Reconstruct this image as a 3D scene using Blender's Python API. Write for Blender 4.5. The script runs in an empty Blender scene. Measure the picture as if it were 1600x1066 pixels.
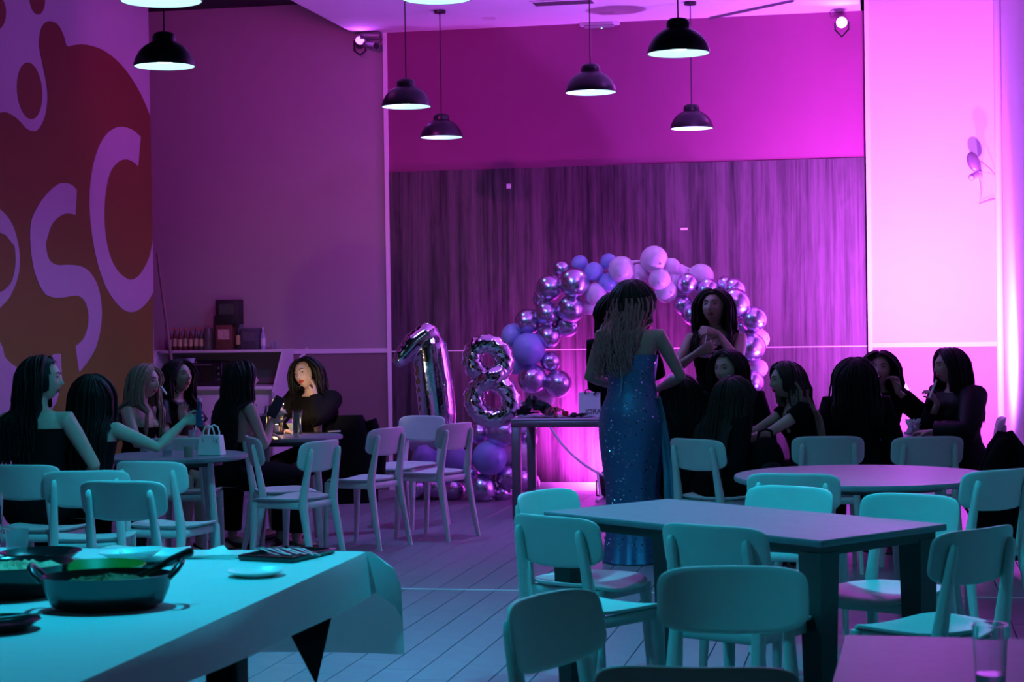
import bpy, bmesh, math, random
from mathutils import Vector, Matrix, noise as mnoise
from mathutils.geometry import tessellate_polygon
random.seed(7)
SC = bpy.context.scene
COL = SC.collection
V3 = Vector
R = math.radians
PI = math.pi

# ------------------------------------------------------------------ camera
F_PX = 2900.0
CAM_Z = 1.5
PITCH = math.atan(33.0 / F_PX)
ROLL = 0.0145
_f = V3((0, math.cos(PITCH), -math.sin(PITCH)))
_u0 = V3((0, math.sin(PITCH), math.cos(PITCH)))
_r0 = V3((1, 0, 0))
CR = _r0 * math.cos(ROLL) - _u0 * math.sin(ROLL)
CU = _u0 * math.cos(ROLL) + _r0 * math.sin(ROLL)
CAM = V3((0, 0, CAM_Z))
cd = bpy.data.cameras.new('camera')
cam = bpy.data.objects.new('camera', cd)
COL.objects.link(cam)
cd.sensor_width = 36.0
cd.lens = 36.0 * F_PX / 1600.0
cd.clip_start = 0.05
cd.clip_end = 100
cd.dof.use_dof = True
cd.dof.focus_distance = 12.0
cd.dof.aperture_fstop = 8.0
m = Matrix.Identity(4)
for i in range(3):
    m[i][0] = CR[i]; m[i][1] = CU[i]; m[i][2] = -_f[i]; m[i][3] = CAM[i]
cam.matrix_world = m
SC.camera = cam

# ------------------------------------------------------------------ world, exposure, lamps
w = bpy.data.worlds.new('world'); SC.world = w; w.use_nodes = True
w.node_tree.nodes['Background'].inputs[0].default_value = (0.03, 0.02, 0.06, 1)
w.node_tree.nodes['Background'].inputs[1].default_value = 0.05
SC.view_settings.view_transform = 'Standard'
SC.view_settings.look = 'None'
SC.view_settings.exposure = -0.35
SC.view_settings.gamma = 1.0
SC.view_settings.use_curve_mapping = False

# room axes: u runs along the back wall, v runs into the room
TH = math.atan(0.203)
U = V3((math.cos(TH), -math.sin(TH), 0))
V = V3((math.sin(TH), math.cos(TH), 0))
Z = V3((0, 0, 1))

def ray(px, py):
    return _f + CR * ((px - 800.0) / F_PX) + CU * ((533.0 - py) / F_PX)
def at_z(px, py, z):
    d = ray(px, py); t = (z - CAM_Z) / d.z
    return CAM + d * t
def at_d(px, py, dep):
    d = ray(px, py); t = dep / d.y
    return CAM + d * t
def at_plane(px, py, p0, n):
    d = ray(px, py); t = (p0 - CAM).dot(n) / d.dot(n)
    return CAM + d * t

CYAN = (0.035, 0.62, 0.86)
MAG = (0.62, 0.075, 1.0)
VIO = (0.42, 0.06, 1.0)

def lamp_spot(name, loc, target, energy, color, angle=120, blend=0.6, radius=0.05):
    l = bpy.data.lights.new(name, 'SPOT'); l.energy = energy; l.color = color
    l.spot_size = R(angle); l.spot_blend = blend; l.shadow_soft_size = radius
    o = bpy.data.objects.new(name, l); COL.objects.link(o)
    o.location = loc
    o.rotation_euler = (V3(target) - V3(loc)).to_track_quat('-Z', 'Y').to_euler()
    return o

# ------------------------------------------------------------------ materials
MATS = {}
def mat(name, col, rough=0.5, metal=0.0, nz=0.0, nscale=30.0, bump=0.0, bscale=None, emit=None, es=0.0,
        alpha=None, trans=0.0, spec=0.5, coat=0.0, rnd=0.0, ior=1.45, sub=0.0):
    if name in MATS: return MATS[name]
    m = bpy.data.materials.new(name); m.use_nodes = True
    nt = m.node_tree; b = nt.nodes['Principled BSDF']
    c = (col[0], col[1], col[2], 1)
    b.inputs['Base Color'].default_value = c
    b.inputs['Roughness'].default_value = rough
    b.inputs['Metallic'].default_value = metal
    b.inputs['Specular IOR Level'].default_value = spec
    b.inputs['IOR'].default_value = ior
    if coat: b.inputs['Coat Weight'].default_value = coat
    if trans: b.inputs['Transmission Weight'].default_value = trans
    if alpha is not None: b.inputs['Alpha'].default_value = alpha
    if sub:
        b.inputs['Subsurface Weight'].default_value = sub
        b.inputs['Subsurface Radius'].default_value = (0.02, 0.008, 0.004)
    if emit:
        b.inputs['Emission Color'].default_value = (*emit, 1); b.inputs['Emission Strength'].default_value = es
    tc = nt.nodes.new('ShaderNodeTexCoord')
    if nz or rnd:
        n = nt.nodes.new('ShaderNodeTexNoise'); n.inputs['Scale'].default_value = nscale; n.inputs['Detail'].default_value = 4
        nt.links.new(tc.outputs['Object'], n.inputs['Vector'])
        mr = nt.nodes.new('ShaderNodeMapRange'); mr.inputs[3].default_value = 1 - nz; mr.inputs[4].default_value = 1 + nz
        nt.links.new(n.outputs['Fac'], mr.inputs[0])
        fac = mr.outputs[0]
        if rnd:
            oi = nt.nodes.new('ShaderNodeObjectInfo')
            mr2 = nt.nodes.new('ShaderNodeMapRange'); mr2.inputs[3].default_value = 1 - rnd; mr2.inputs[4].default_value = 1 + rnd
            nt.links.new(oi.outputs['Random'], mr2.inputs[0])
            mu = nt.nodes.new('ShaderNodeMath'); mu.operation = 'MULTIPLY'
            nt.links.new(fac, mu.inputs[0]); nt.links.new(mr2.outputs[0], mu.inputs[1]); fac = mu.outputs[0]
        vm = nt.nodes.new('ShaderNodeVectorMath'); vm.operation = 'SCALE'
        vm.inputs[0].default_value = col[:3]
        nt.links.new(fac, vm.inputs['Scale'])
        nt.links.new(vm.outputs[0], b.inputs['Base Color'])
    if bump:
        n = nt.nodes.new('ShaderNodeTexNoise'); n.inputs['Scale'].default_value = bscale or nscale; n.inputs['Detail'].default_value = 5
        nt.links.new(tc.outputs['Object'], n.inputs['Vector'])
        bp = nt.nodes.new('ShaderNodeBump'); bp.inputs['Strength'].default_value = bump; bp.inputs['Distance'].default_value = 0.01
        nt.links.new(n.outputs['Fac'], bp.inputs['Height']); nt.links.new(bp.outputs[0], b.inputs['Normal'])
    MATS[name] = m
    return m

def wood_mat(name, c1, c2, rough, sx, sz, bump=0.15):
    """vertical (along local z) grain"""
    m = bpy.data.materials.new(name); m.use_nodes = True
    nt = m.node_tree; b = nt.nodes['Principled BSDF']; b.inputs['Roughness'].default_value = rough
    tc = nt.nodes.new('ShaderNodeTexCoord')
    def layer(scx, scz, det, dist=0.0):
        mp = nt.nodes.new('ShaderNodeMapping'); mp.inputs['Scale'].default_value = (scx, scx, scz)
        nt.links.new(tc.outputs['Object'], mp.inputs[0])
        n = nt.nodes.new('ShaderNodeTexNoise'); n.inputs['Scale'].default_value = 1; n.inputs['Detail'].default_value = det
        n.inputs['Roughness'].default_value = 0.65; n.inputs['Distortion'].default_value = dist
        nt.links.new(mp.outputs[0], n.inputs[0]); return n.outputs['Fac']
    a = layer(sx, sz, 6, 0.5); c = layer(sx * 0.22, sz * 0.15, 3, 0.2); k = layer(sx * 0.35, sz * 2.2, 2, 1.2)
    ad = nt.nodes.new('ShaderNodeMath'); ad.operation = 'MULTIPLY_ADD'; ad.inputs[1].default_value = 1.15
    nt.links.new(c, ad.inputs[0]); nt.links.new(a, ad.inputs[2])
    sb = nt.nodes.new('ShaderNodeMath'); sb.operation = 'MULTIPLY_ADD'; sb.inputs[1].default_value = 0.35
    nt.links.new(k, sb.inputs[0]); nt.links.new(ad.outputs[0], sb.inputs[2])
    cr = nt.nodes.new('ShaderNodeValToRGB')
    cr.color_ramp.elements[0].position = 0.85; cr.color_ramp.elements[0].color = (*c1, 1)
    cr.color_ramp.elements[1].position = 1.38; cr.color_ramp.elements[1].color = (*c2, 1)
    mr = nt.nodes.new('ShaderNodeMapRange'); mr.inputs[1].default_value = 1.0; mr.inputs[2].default_value = 1.48
    nt.links.new(sb.outputs[0], mr.inputs[0])
    cr.color_ramp.elements[0].position = 0.0; cr.color_ramp.elements[1].position = 1.0
    nt.links.new(mr.outputs[0], cr.inputs[0]); nt.links.new(cr.outputs[0], b.inputs['Base Color'])
    bp = nt.nodes.new('ShaderNodeBump'); bp.inputs['Strength'].default_value = bump; bp.inputs['Distance'].default_value = 0.01
    nt.links.new(a, bp.inputs['Height']); nt.links.new(bp.outputs[0], b.inputs['Normal'])
    MATS[name] = m
    return m

# ------------------------------------------------------------------ mesh builder
class MB:
    def __init__(s): s.v = []; s.f = []; s.mi = []; s.cur = 0
    def m(s, i): s.cur = i; return s
    def add(s, vs, fs):
        o = len(s.v); s.v += [tuple(p) for p in vs]
        for f in fs: s.f.append(tuple(i + o for i in f)); s.mi.append(s.cur)
        return s
    def box(s, c, h, ax=None, bev=0.0):
        ax = ax or (V3((1, 0, 0)), V3((0, 1, 0)), V3((0, 0, 1))); c = V3(c)
        if bev <= 0:
            vs = [c + ax[0] * (h[0] * i) + ax[1] * (h[1] * j) + ax[2] * (h[2] * k) for k in (-1, 1) for j in (-1, 1) for i in (-1, 1)]
            return s.add(vs, [(0, 2, 3, 1), (4, 5, 7, 6), (0, 1, 5, 4), (2, 6, 7, 3), (0, 4, 6, 2), (1, 3, 7, 5)])
        bev = min(bev, h[0] * .95, h[1] * .95, h[2] * .95)
        def rect(hx, hy, z):
            b = bev
            pts = [(-hx + b, -hy), (hx - b, -hy), (hx, -hy + b), (hx, hy - b), (hx - b, hy), (-hx + b, hy), (-hx, hy - b), (-hx, -hy + b)]
            return [c + ax[0] * x + ax[1] * y + ax[2] * z for x, y in pts]
        b = bev
        rings = [rect(h[0] - b * .7, h[1] - b * .7, -h[2]), rect(h[0], h[1], -h[2] + b), rect(h[0], h[1], h[2] - b), rect(h[0] - b * .7, h[1] - b * .7, h[2])]
        return s.loft(rings)
    def loft(s, rings, cap0=True, cap1=True, closed=True):
        n = len(rings[0]); o = len(s.v)
        for r in rings: s.v += [tuple(p) for p in r]
        for k in range(len(rings) - 1):
            for i in range(n if closed else n - 1):
                j = (i + 1) % n
                s.f.append((o + k * n + i, o + k * n + j, o + (k + 1) * n + j, o + (k + 1) * n + i)); s.mi.append(s.cur)
        if cap0: s.f.append(tuple(o + i for i in reversed(range(n)))); s.mi.append(s.cur)
        if cap1: s.f.append(tuple(o + (len(rings) - 1) * n + i for i in range(n))); s.mi.append(s.cur)
        return s
    def tube(s, pts, rad, n=8, cap=True, up=None, flat=1.0, closed=False, round_end=False):
        pts = [V3(p) for p in pts]; L = len(pts)
        if not hasattr(rad, '__len__'): rad = [rad] * L
        rad = list(rad)
        if round_end and L >= 2:
            d0 = (pts[0] - pts[1]).normalized(); d1 = (pts[-1] - pts[-2]).normalized()
            r0, r1 = rad[0], rad[-1]
            pts = [pts[0] + d0 * r0 * .95, pts[0] + d0 * r0 * .6] + pts + [pts[-1] + d1 * r1 * .6, pts[-1] + d1 * r1 * .95]
            rad = [r0 * .3, r0 * .8] + rad + [r1 * .8, r1 * .3]; L = len(pts)
        rings = []; prev = None
        for i in range(L):
            if closed: t = pts[(i + 1) % L] - pts[i - 1]
            else: t = pts[min(i + 1, L - 1)] - pts[max(i - 1, 0)]
            if t.length < 1e-9: t = V3((0, 0, 1))
            t.normalize()
            if prev is None:
                a = V3(up) if up else (V3((0, 0, 1)) if abs(t.z) < .9 else V3((1, 0, 0)))
            else: a = prev
            a = a - t * a.dot(t)
            if a.length < 1e-6: a = t.orthogonal()
            a.normalize(); prev = a; b = t.cross(a)
            rings.append([pts[i] + a * (math.cos(2 * PI * k / n) * rad[i]) + b * (math.sin(2 * PI * k / n) * rad[i] * flat) for k in range(n)])
        if closed:
            o = len(s.v)
            for r in rings: s.v += [tuple(p) for p in r]
            for k in range(L):
                for i in range(n):
                    j = (i + 1) % n; k2 = (k + 1) % L
                    s.f.append((o + k * n + i, o + k * n + j, o + k2 * n + j, o + k2 * n + i)); s.mi.append(s.cur)
            return s
        return s.loft(rings, cap, cap)
    def lathe(s, prof, n=24, c=(0, 0, 0), sx=1.0, sy=1.0, cap0=True, cap1=True):
        c = V3(c)
        rings = [[c + V3((r * sx * math.cos(2 * PI * k / n), r * sy * math.sin(2 * PI * k / n), z)) for k in range(n)] for r, z in prof]
        return s.loft(rings, cap0, cap1)
    def ell(s, c, h, n=14, mth=8, ax=None):
        ax = ax or (V3((1, 0, 0)), V3((0, 1, 0)), V3((0, 0, 1))); c = V3(c)
        rings = []
        for j in range(mth + 1):
            th = -PI / 2 + PI * j / mth; cz = math.sin(th); r = max(math.cos(th), 0.02)
            rings.append([c + ax[0] * (h[0] * r * math.cos(2 * PI * k / n)) + ax[1] * (h[1] * r * math.sin(2 * PI * k / n)) + ax[2] * (h[2] * cz) for k in range(n)])
        return s.loft(rings)
    def prism(s, poly, origin, ax, th):
        """poly 2d in axes ax[0],ax[1]; extruded by th along ax[2]"""
        o3 = V3(origin); n = len(poly)
        top = [o3 + ax[0] * x + ax[1] * y + ax[2] * th for x, y in poly]
        bot = [o3 + ax[0] * x + ax[1] * y for x, y in poly]
        tris = tessellate_polygon([[V3((x, y, 0)) for x, y in poly]])
        area = sum(poly[i][0] * poly[(i + 1) % n][1] - poly[(i + 1) % n][0] * poly[i][1] for i in range(n))
        fs = []
        for t in tris:
            a, b, c = t
            ar = (poly[b][0] - poly[a][0]) * (poly[c][1] - poly[a][1]) - (poly[c][0] - poly[a][0]) * (poly[b][1] - poly[a][1])
            if ar < 0: a, b = b, a
            fs.append((a, b, c)); fs.append((n + b, n + a, n + c))
        for i in range(n):
            j = (i + 1) % n
            q = (i, n + i, n + j, j)
            fs.append(q if area > 0 else q[::-1])
        return s.add(top + bot, fs)
    def mesh(s, name, mats, smooth=True, angle=40):
        me = bpy.data.meshes.new(name); me.from_pydata(s.v, [], s.f)
        if not isinstance(mats, (list, tuple)): mats = [mats]
        for m_ in mats: me.materials.append(m_)
        me.polygons.foreach_set('material_index', s.mi)
        if smooth:
            me.polygons.foreach_set('use_smooth', [True] * len(me.polygons))
            me.set_sharp_from_angle(angle=R(angle))
        me.update(); return me
    def build(s, name, mats, parent=None, smooth=True, angle=40, loc=None):
        return link(name, s.mesh(name, mats, smooth, angle), parent, loc)

def link(name, data, parent=None, loc=None, rz=None):
    o = bpy.data.objects.new(name, data); COL.objects.link(o)
    if parent is not None: o.parent = parent
    if loc is not None: o.location = loc
    if rz is not None: o.rotation_euler = (0, 0, rz)
    return o
def tag(o, label, cat, group=None, kind=None):
    if label: o['label'] = label
    if cat: o['category'] = cat
    if group: o['group'] = group
    if kind: o['kind'] = kind
    return o
def empty(name, label, cat, loc=(0, 0, 0), rz=0.0, group=None):
    o = bpy.data.objects.new(name, None); COL.objects.link(o); o.empty_display_size = 0.1
    o.location = loc; o.rotation_euler = (0, 0, rz)
    return tag(o, label, cat, group)
def face_dir(dx, dy): return math.atan2(-dx, dy)
def copy_tree(o, parent=None):
    c = o.copy(); COL.objects.link(c); c.parent = parent
    for ch in list(o.children): copy_tree(ch, c)
    return c
def structure(o): o['kind'] = 'structure'; return o
# ------------------------------------------------------------------ setting
V_BACK = 15.99; U_WOOD0 = -4.34; U_RIGHT = 0.904; V_PIL = 15.93; U_PIL = -0.169
U_MUR = -6.21; V_MUR = 15.07; Z_CEIL = 4.07; Z_HIGH = 4.36; U_SLAB = -4.63; V_REAR = -3.0; U_L2 = -7.2
Z_WOOD = 2.83; Z_RAIL = 1.235
UVZ = (U, V, Z)
def P(u, v, z=0.0): return U * u + V * v + Z * z
def slab(mb, u0, u1, v0, v1, z0, z1):
    return mb.box(P((u0 + u1) / 2, (v0 + v1) / 2, (z0 + z1) / 2), (abs(u1 - u0) / 2, abs(v1 - v0) / 2, abs(z1 - z0) / 2), UVZ)

m_grout = mat('floor_joint', (0.03, 0.028, 0.03), 0.8, nz=.2)
m_plank = mat('floor_plank', (0.20, 0.205, 0.24), 0.42, nz=.18, nscale=9, bump=.06, bscale=60, rnd=.07)
m_wall = mat('painted_wall', (0.36, 0.315, 0.325), 0.85, nz=.04, nscale=6, bump=.08, bscale=160)
m_wall_low = mat('painted_wall_lower', (0.22, 0.165, 0.16), 0.85, nz=.05, nscale=6, bump=.08, bscale=160)
m_white = mat('white_wall_paint', (0.56, 0.55, 0.57), 0.8, nz=.03, nscale=5, bump=.05, bscale=160)
m_pinklow = mat('pink_wall_paint', (0.45, 0.25, 0.33), 0.8, nz=.03, nscale=5, bump=.05, bscale=160)
m_mural = mat('mural_ground', (0.40, 0.37, 0.41), 0.85, nz=.04, nscale=6, bump=.08, bscale=160)
m_red = mat('red_wall_paint', (0.24, 0.05, 0.15), 0.85, nz=.05, nscale=6, bump=.08, bscale=160)
m_trim = mat('white_trim', (0.78, 0.76, 0.78), 0.5, nz=.03)
m_ceil = mat('ceiling_paint', (0.62, 0.60, 0.63), 0.85, nz=.03, nscale=4)
m_dark = mat('dark_ceiling', (0.012, 0.012, 0.014), 0.9, nz=.2)
m_rear = mat('rear_wall_paint', (0.03, 0.03, 0.03), 0.9, nz=.05)
m_wood = wood_mat('wood_laminate', (0.006, 0.005, 0.008), (0.10, 0.068, 0.09), 0.6, 34, 1.0)

fl = MB(); slab(fl, U_L2, U_RIGHT + .2, V_REAR, 6.45, -.10, 0); slab(fl, U_L2, U_RIGHT + .2, 6.45, V_BACK + .2, -.10, -.012)
floor = structure(fl.build('floor', [m_plank], None, smooth=False))
floor.data.materials[0] = m_grout
fl2 = None
PW = 0.17; PL = 1.55
pb = MB().box((0, 0, -.006), (PW / 2 - .0022, PL / 2 - .0015, .006), bev=.0015)
plank_me = pb.mesh('plank', m_plank, smooth=False)
plank_short = None
nc = int((U_RIGHT - (U_L2 + .98)) / PW)
k = 0
for c in range(nc + 1):
    uu = U_RIGHT - PW * (c + .5)
    off = (c * 0.37) % 1.0 * PL
    v = 6.45 + (off - PL if False else 0)
    for r in range(7):
        vc = 6.45 + PL / 2 + r * PL - ((c * .618) % 1.0) * PL * .35
        if vc - PL / 2 > V_BACK: continue
        o = link('plank', plank_me, floor, P(uu, vc, 0)); o.rotation_euler = (0, 0, -TH); k += 1
nf = MB(); slab(nf, U_L2, U_RIGHT, V_REAR, 6.0, 0.0, .002)
nf.build('near_floor_boards', m_plank, floor, smooth=False)
st = MB(); slab(st, U_MUR, U_RIGHT, 10.045, 10.065, 0, .004)
st.build('transition_strip', m_trim, floor)

cb = MB(); slab(cb, U_SLAB, U_PIL - .03, 11.2, V_BACK + .1, Z_CEIL, Z_CEIL + .2)
ceiling = structure(cb.build('ceiling', m_ceil, smooth=False))
db = MB(); slab(db, U_L2, U_SLAB + .3, V_REAR, V_BACK + .1, Z_HIGH, Z_HIGH + .1); slab(db, U_SLAB + .3, U_RIGHT + .3, V_REAR, 11.4, Z_HIGH, Z_HIGH + .1); slab(db, U_PIL - .1, U_RIGHT + .3, 11.3, V_BACK + .1, Z_HIGH, Z_HIGH + .1)  # unseen near part kept high and dark to cut violet bounce
structure(db.build('ceiling_dark', m_dark, smooth=False))

# back wall left part: two-tone paint, rail, corner trim
b = MB(); slab(b, U_L2, U_WOOD0, V_BACK, V_BACK + .1, Z_RAIL, Z_HIGH)
wl = structure(b.build('wall_back_left', m_wall, smooth=False))
b = MB(); slab(b, U_L2, U_WOOD0, V_BACK, V_BACK + .1, 0, Z_RAIL); b.build('lower_paint', m_wall_low, wl, smooth=False)
b = MB(); slab(b, U_L2, U_WOOD0 - .03, V_BACK - .012, V_BACK, Z_RAIL - .012, Z_RAIL + .03); structure(b.build('trim_1', m_trim))
b = MB(); slab(b, U_WOOD0 - .036, U_WOOD0, V_BACK - .02, V_BACK, 0, Z_CEIL); structure(b.build('trim_2', m_trim))
# slanted decorative strip beside the counter
def strip_on(plane_p, n, p1, p2, wdt, name, mt):
    a = at_plane(*p1, plane_p, n); c = at_plane(*p2, plane_p, n); d = (c - a)
    mb = MB(); t = d.normalized(); s_ = n.cross(t)
    mb.box((a + c) / 2 - n * .005 * (1 if n.dot(CAM - a) < 0 else -1), (d.length / 2, wdt / 2, .005), (t, s_, n))
    return structure(mb.build(name, mt))
strip_on(P(-5, V_BACK), V, (470, 560), (481, 545), .03, 'trim_3', m_trim)
# wood wall
b = MB(); slab(b, U_WOOD0, U_PIL + .35, V_BACK, V_BACK + .1, 0, Z_CEIL)
ww = structure(b.build('wall_back', m_red, smooth=False))
b = MB(); slab(b, U_WOOD0 + .002, U_PIL + .3, V_BACK - .012, V_BACK, Z_RAIL + .004, Z_WOOD); b.build('laminate_panel', m_wood, ww, smooth=False)
b = MB(); slab(b, U_WOOD0 + .002, U_PIL + .3, V_BACK - .012, V_BACK, 0.075, Z_RAIL - .004); b.build('laminate_panel', m_wood, ww, smooth=False)
b = MB(); slab(b, U_WOOD0 + .002, U_PIL + .3, V_BACK - .0125, V_BACK, Z_RAIL - .004, Z_RAIL + .004); b.build('joint_strip', m_trim, ww, smooth=False)
b = MB(); slab(b, U_WOOD0, U_PIL + .3, V_BACK - .03, V_BACK, 0, .075); structure(b.build('baseboard_back', m_trim))
for (px, py, s_) in ((1069, 358, .03), (795, 291, .02)):
    p = at_plane(px, py, P(0, V_BACK - .014), V)
    MB().box(p, (s_, .004, s_ * .35 if s_ > .025 else s_), UVZ).build('wall_fitting', m_trim, ww)
# pillar
b = MB(); slab(b, U_PIL, U_RIGHT + .1, V_PIL, V_BACK + .05, Z_RAIL, Z_HIGH)
pil = structure(b.build('wall_pillar', m_white, smooth=False))
b = MB(); slab(b, U_PIL, U_RIGHT + .1, V_PIL, V_BACK + .05, 0, Z_RAIL); b.build('lower_paint', m_pinklow, pil, smooth=False)
b = MB(); slab(b, U_PIL, U_PIL + .035, V_PIL - .015, V_PIL, 0, Z_HIGH); structure(b.build('trim_4', m_trim))
b = MB(); slab(b, U_PIL + .03, U_RIGHT - .005, V_PIL - .012, V_PIL, Z_RAIL - .012, Z_RAIL + .028); structure(b.build('trim_5', m_trim))
b = MB(); slab(b, U_RIGHT - .022, U_RIGHT - .002, V_PIL - .014, V_PIL, 0, Z_RAIL); structure(b.build('trim_6', m_trim))
strip_on(P(0, V_PIL), V, (1395, 571), (1452, 672), .045, 'trim_7', m_trim)
# right wall, rear wall, mural wall, side of the kitchen niche
b = MB(); slab(b, U_RIGHT, U_RIGHT + .15, V_REAR, V_PIL, 0, Z_HIGH); structure(b.build('wall_right', m_white, smooth=False))
b = MB(); b.tube([P(U_RIGHT - .03, V_PIL - .62, .02), P(U_RIGHT - .03, V_PIL - .62, 4.2)], .03, 10); structure(b.build('trim_8', m_white))
b = MB(); slab(b, U_L2, U_RIGHT + .15, V_REAR - .15, V_REAR, 0, Z_HIGH); structure(b.build('wall_rear', m_rear, smooth=False))
b = MB(); slab(b, U_L2 - .1, U_L2, V_REAR, V_BACK + .1, 0, Z_HIGH); structure(b.build('wall_niche', m_wall, smooth=False))
b = MB(); slab(b, U_MUR - .18, U_MUR, V_REAR, V_MUR, 0, Z_HIGH)
mural = structure(b.build('wall_left', m_mural, smooth=False))

# painted mural: print colours run from red at the top to ochre below (object z)
mm = bpy.data.materials.new('mural_print'); mm.use_nodes = True
nt = mm.node_tree; bb = nt.nodes['Principled BSDF']; bb.inputs['Roughness'].default_value = .8
tc = nt.nodes.new('ShaderNodeTexCoord'); sx = nt.nodes.new('ShaderNodeSeparateXYZ'); nt.links.new(tc.outputs['Object'], sx.inputs[0])
mr = nt.nodes.new('ShaderNodeMapRange'); mr.inputs[1].default_value = 1.0; mr.inputs[2].default_value = 3.6; nt.links.new(sx.outputs[2], mr.inputs[0])
cr = nt.nodes.new('ShaderNodeValToRGB'); nt.links.new(mr.outputs[0], cr.inputs[0])
cr.color_ramp.elements[0].color = (0.15, 0.19, 0.012, 1); cr.color_ramp.elements[1].color = (0.15, 0.04, 0.018, 1)
e = cr.color_ramp.elements.new(.45); e.color = (0.15, 0.10, 0.013, 1)
nt.links.new(cr.outputs[0], bb.inputs['Base Color'])
MURP = P(U_MUR, 0)
def mural_poly(name, pts, mt, lift):
    q = []
    for (x, y) in pts:
        p = at_plane(x, y, MURP, U); vv = min(p.dot(V), V_MUR); q.append((vv, p.z))
    mb = MB().prism(q, P(U_MUR + lift - .003, 0), (V, Z, U), .003)
    return mb.build(name, mt, mural, smooth=False)
def smooth_poly(pts, sharp=()):
    """closed Catmull-Rom, a few points stay corners"""
    n = len(pts); out = []
    for i in range(n):
        p0, p1, p2, p3 = pts[i - 1], pts[i], pts[(i + 1) % n], pts[(i + 2) % n]
        if i in sharp: p0 = p1
        if (i + 1) % n in sharp: p3 = p2
        for s_ in range(4):
            t = s_ / 4
            out.append(tuple(.5 * (2 * p1[k] + (p2[k] - p0[k]) * t + (2 * p0[k] - 5 * p1[k] + 4 * p2[k] - p3[k]) * t * t + (3 * p1[k] - p0[k] - 3 * p2[k] + p3[k]) * t ** 3) for k in (0, 1)))
    return out
blob = [(236, 186), (222, 152), (205, 122), (185, 97), (160, 78), (135, 70), (118, 70), (107, 73), (103, 70), (100, 58), (92, 41), (82, 34), (71, 35), (63, 48), (61, 72),
        (65, 95), (72, 130), (74, 155), (70, 183), (60, 202), (50, 205), (40, 200), (28, 187), (15, 178), (0, 176), (-50, 190), (-140, 260), (-160, 520), (-90, 640), (40, 700), (150, 720), (241, 735)]
mural_poly('mural_blob', smooth_poly(blob, (0, 7, 31)), mm, .003)
def oval(cx, cy, rx, ry, rot=0, n=28):
    return [(cx + rx * math.cos(a) * math.cos(rot) - ry * math.sin(a) * math.sin(rot), cy + rx * math.cos(a) * math.sin(rot) + ry * math.sin(a) * math.cos(rot)) for a in [2 * PI * i / n for i in range(n)]]
mural_poly('mural_drop', oval(46, 142, 19.5, 44.5, -.08), mm, .003)
mural_poly('mural_drop', oval(58, -2, 12, 25, -.05), mm, .003)
mural_poly('mural_drop', oval(-6, 20, 15, 27), mm, .003)
letC = [(219, 214), (215, 260), (207, 253), (196, 249), (184, 253), (172, 268), (165, 295), (162, 330), (164, 368), (171, 400), (182, 422), (195, 434), (205, 437), (216, 431), (226, 416), (233, 400), (238, 376),
        (239, 456), (230, 471), (218, 483), (205, 488), (192, 484), (178, 470), (163, 445), (150, 405), (142, 360), (139, 320), (141, 280), (148, 245), (160, 217), (175, 202), (190, 198), (206, 203)]
mural_poly('mural_letter', smooth_poly(letC, (0, 1, 16, 17)), m_mural, .006)
letS = [(47, 350), (47, 388), (53, 425), (66, 455), (79, 464), (97, 465), (119, 462), (131, 470), (137, 489), (136, 511), (129, 530), (117, 541), (122.6, 582), (135, 567), (148, 545), (156, 515), (158, 481), (152, 447), (139, 425), (124, 416), (105, 414),
        (88, 414), (76, 406), (71, 387), (72, 375), (81, 349), (96, 336), (108, 334), (117, 336), (119, 297), (111, 289), (99, 286), (88, 289), (71, 304), (56, 326)]
mural_poly('mural_letter', smooth_poly(letS, (11, 12, 28, 29)), m_mural, .006)
letP = [(-60, 300), (-30, 305), (0, 328), (15, 345), (24, 367), (29.5, 397), (28, 429), (17, 459), (6, 474), (-20, 500), (-22, 460), (0, 456), (6, 453), (17, 440), (23, 414), (22, 387), (17, 380), (9, 369), (0, 364), (-30, 350), (-60, 350)]
mural_poly('mural_letter', smooth_poly(letP, (0, 9, 10, 20)), m_mural, .006)
low = [(-80, 480), (-30, 500), (0, 537), (7, 558), (22, 572), (40, 578), (60, 575), (83, 553), (94, 553), (96, 592), (80, 640), (30, 650), (-80, 640)]
mural_poly('mural_letter', smooth_poly(low, (0, 7, 8, 9, 12)), m_mural, .006)

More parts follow.
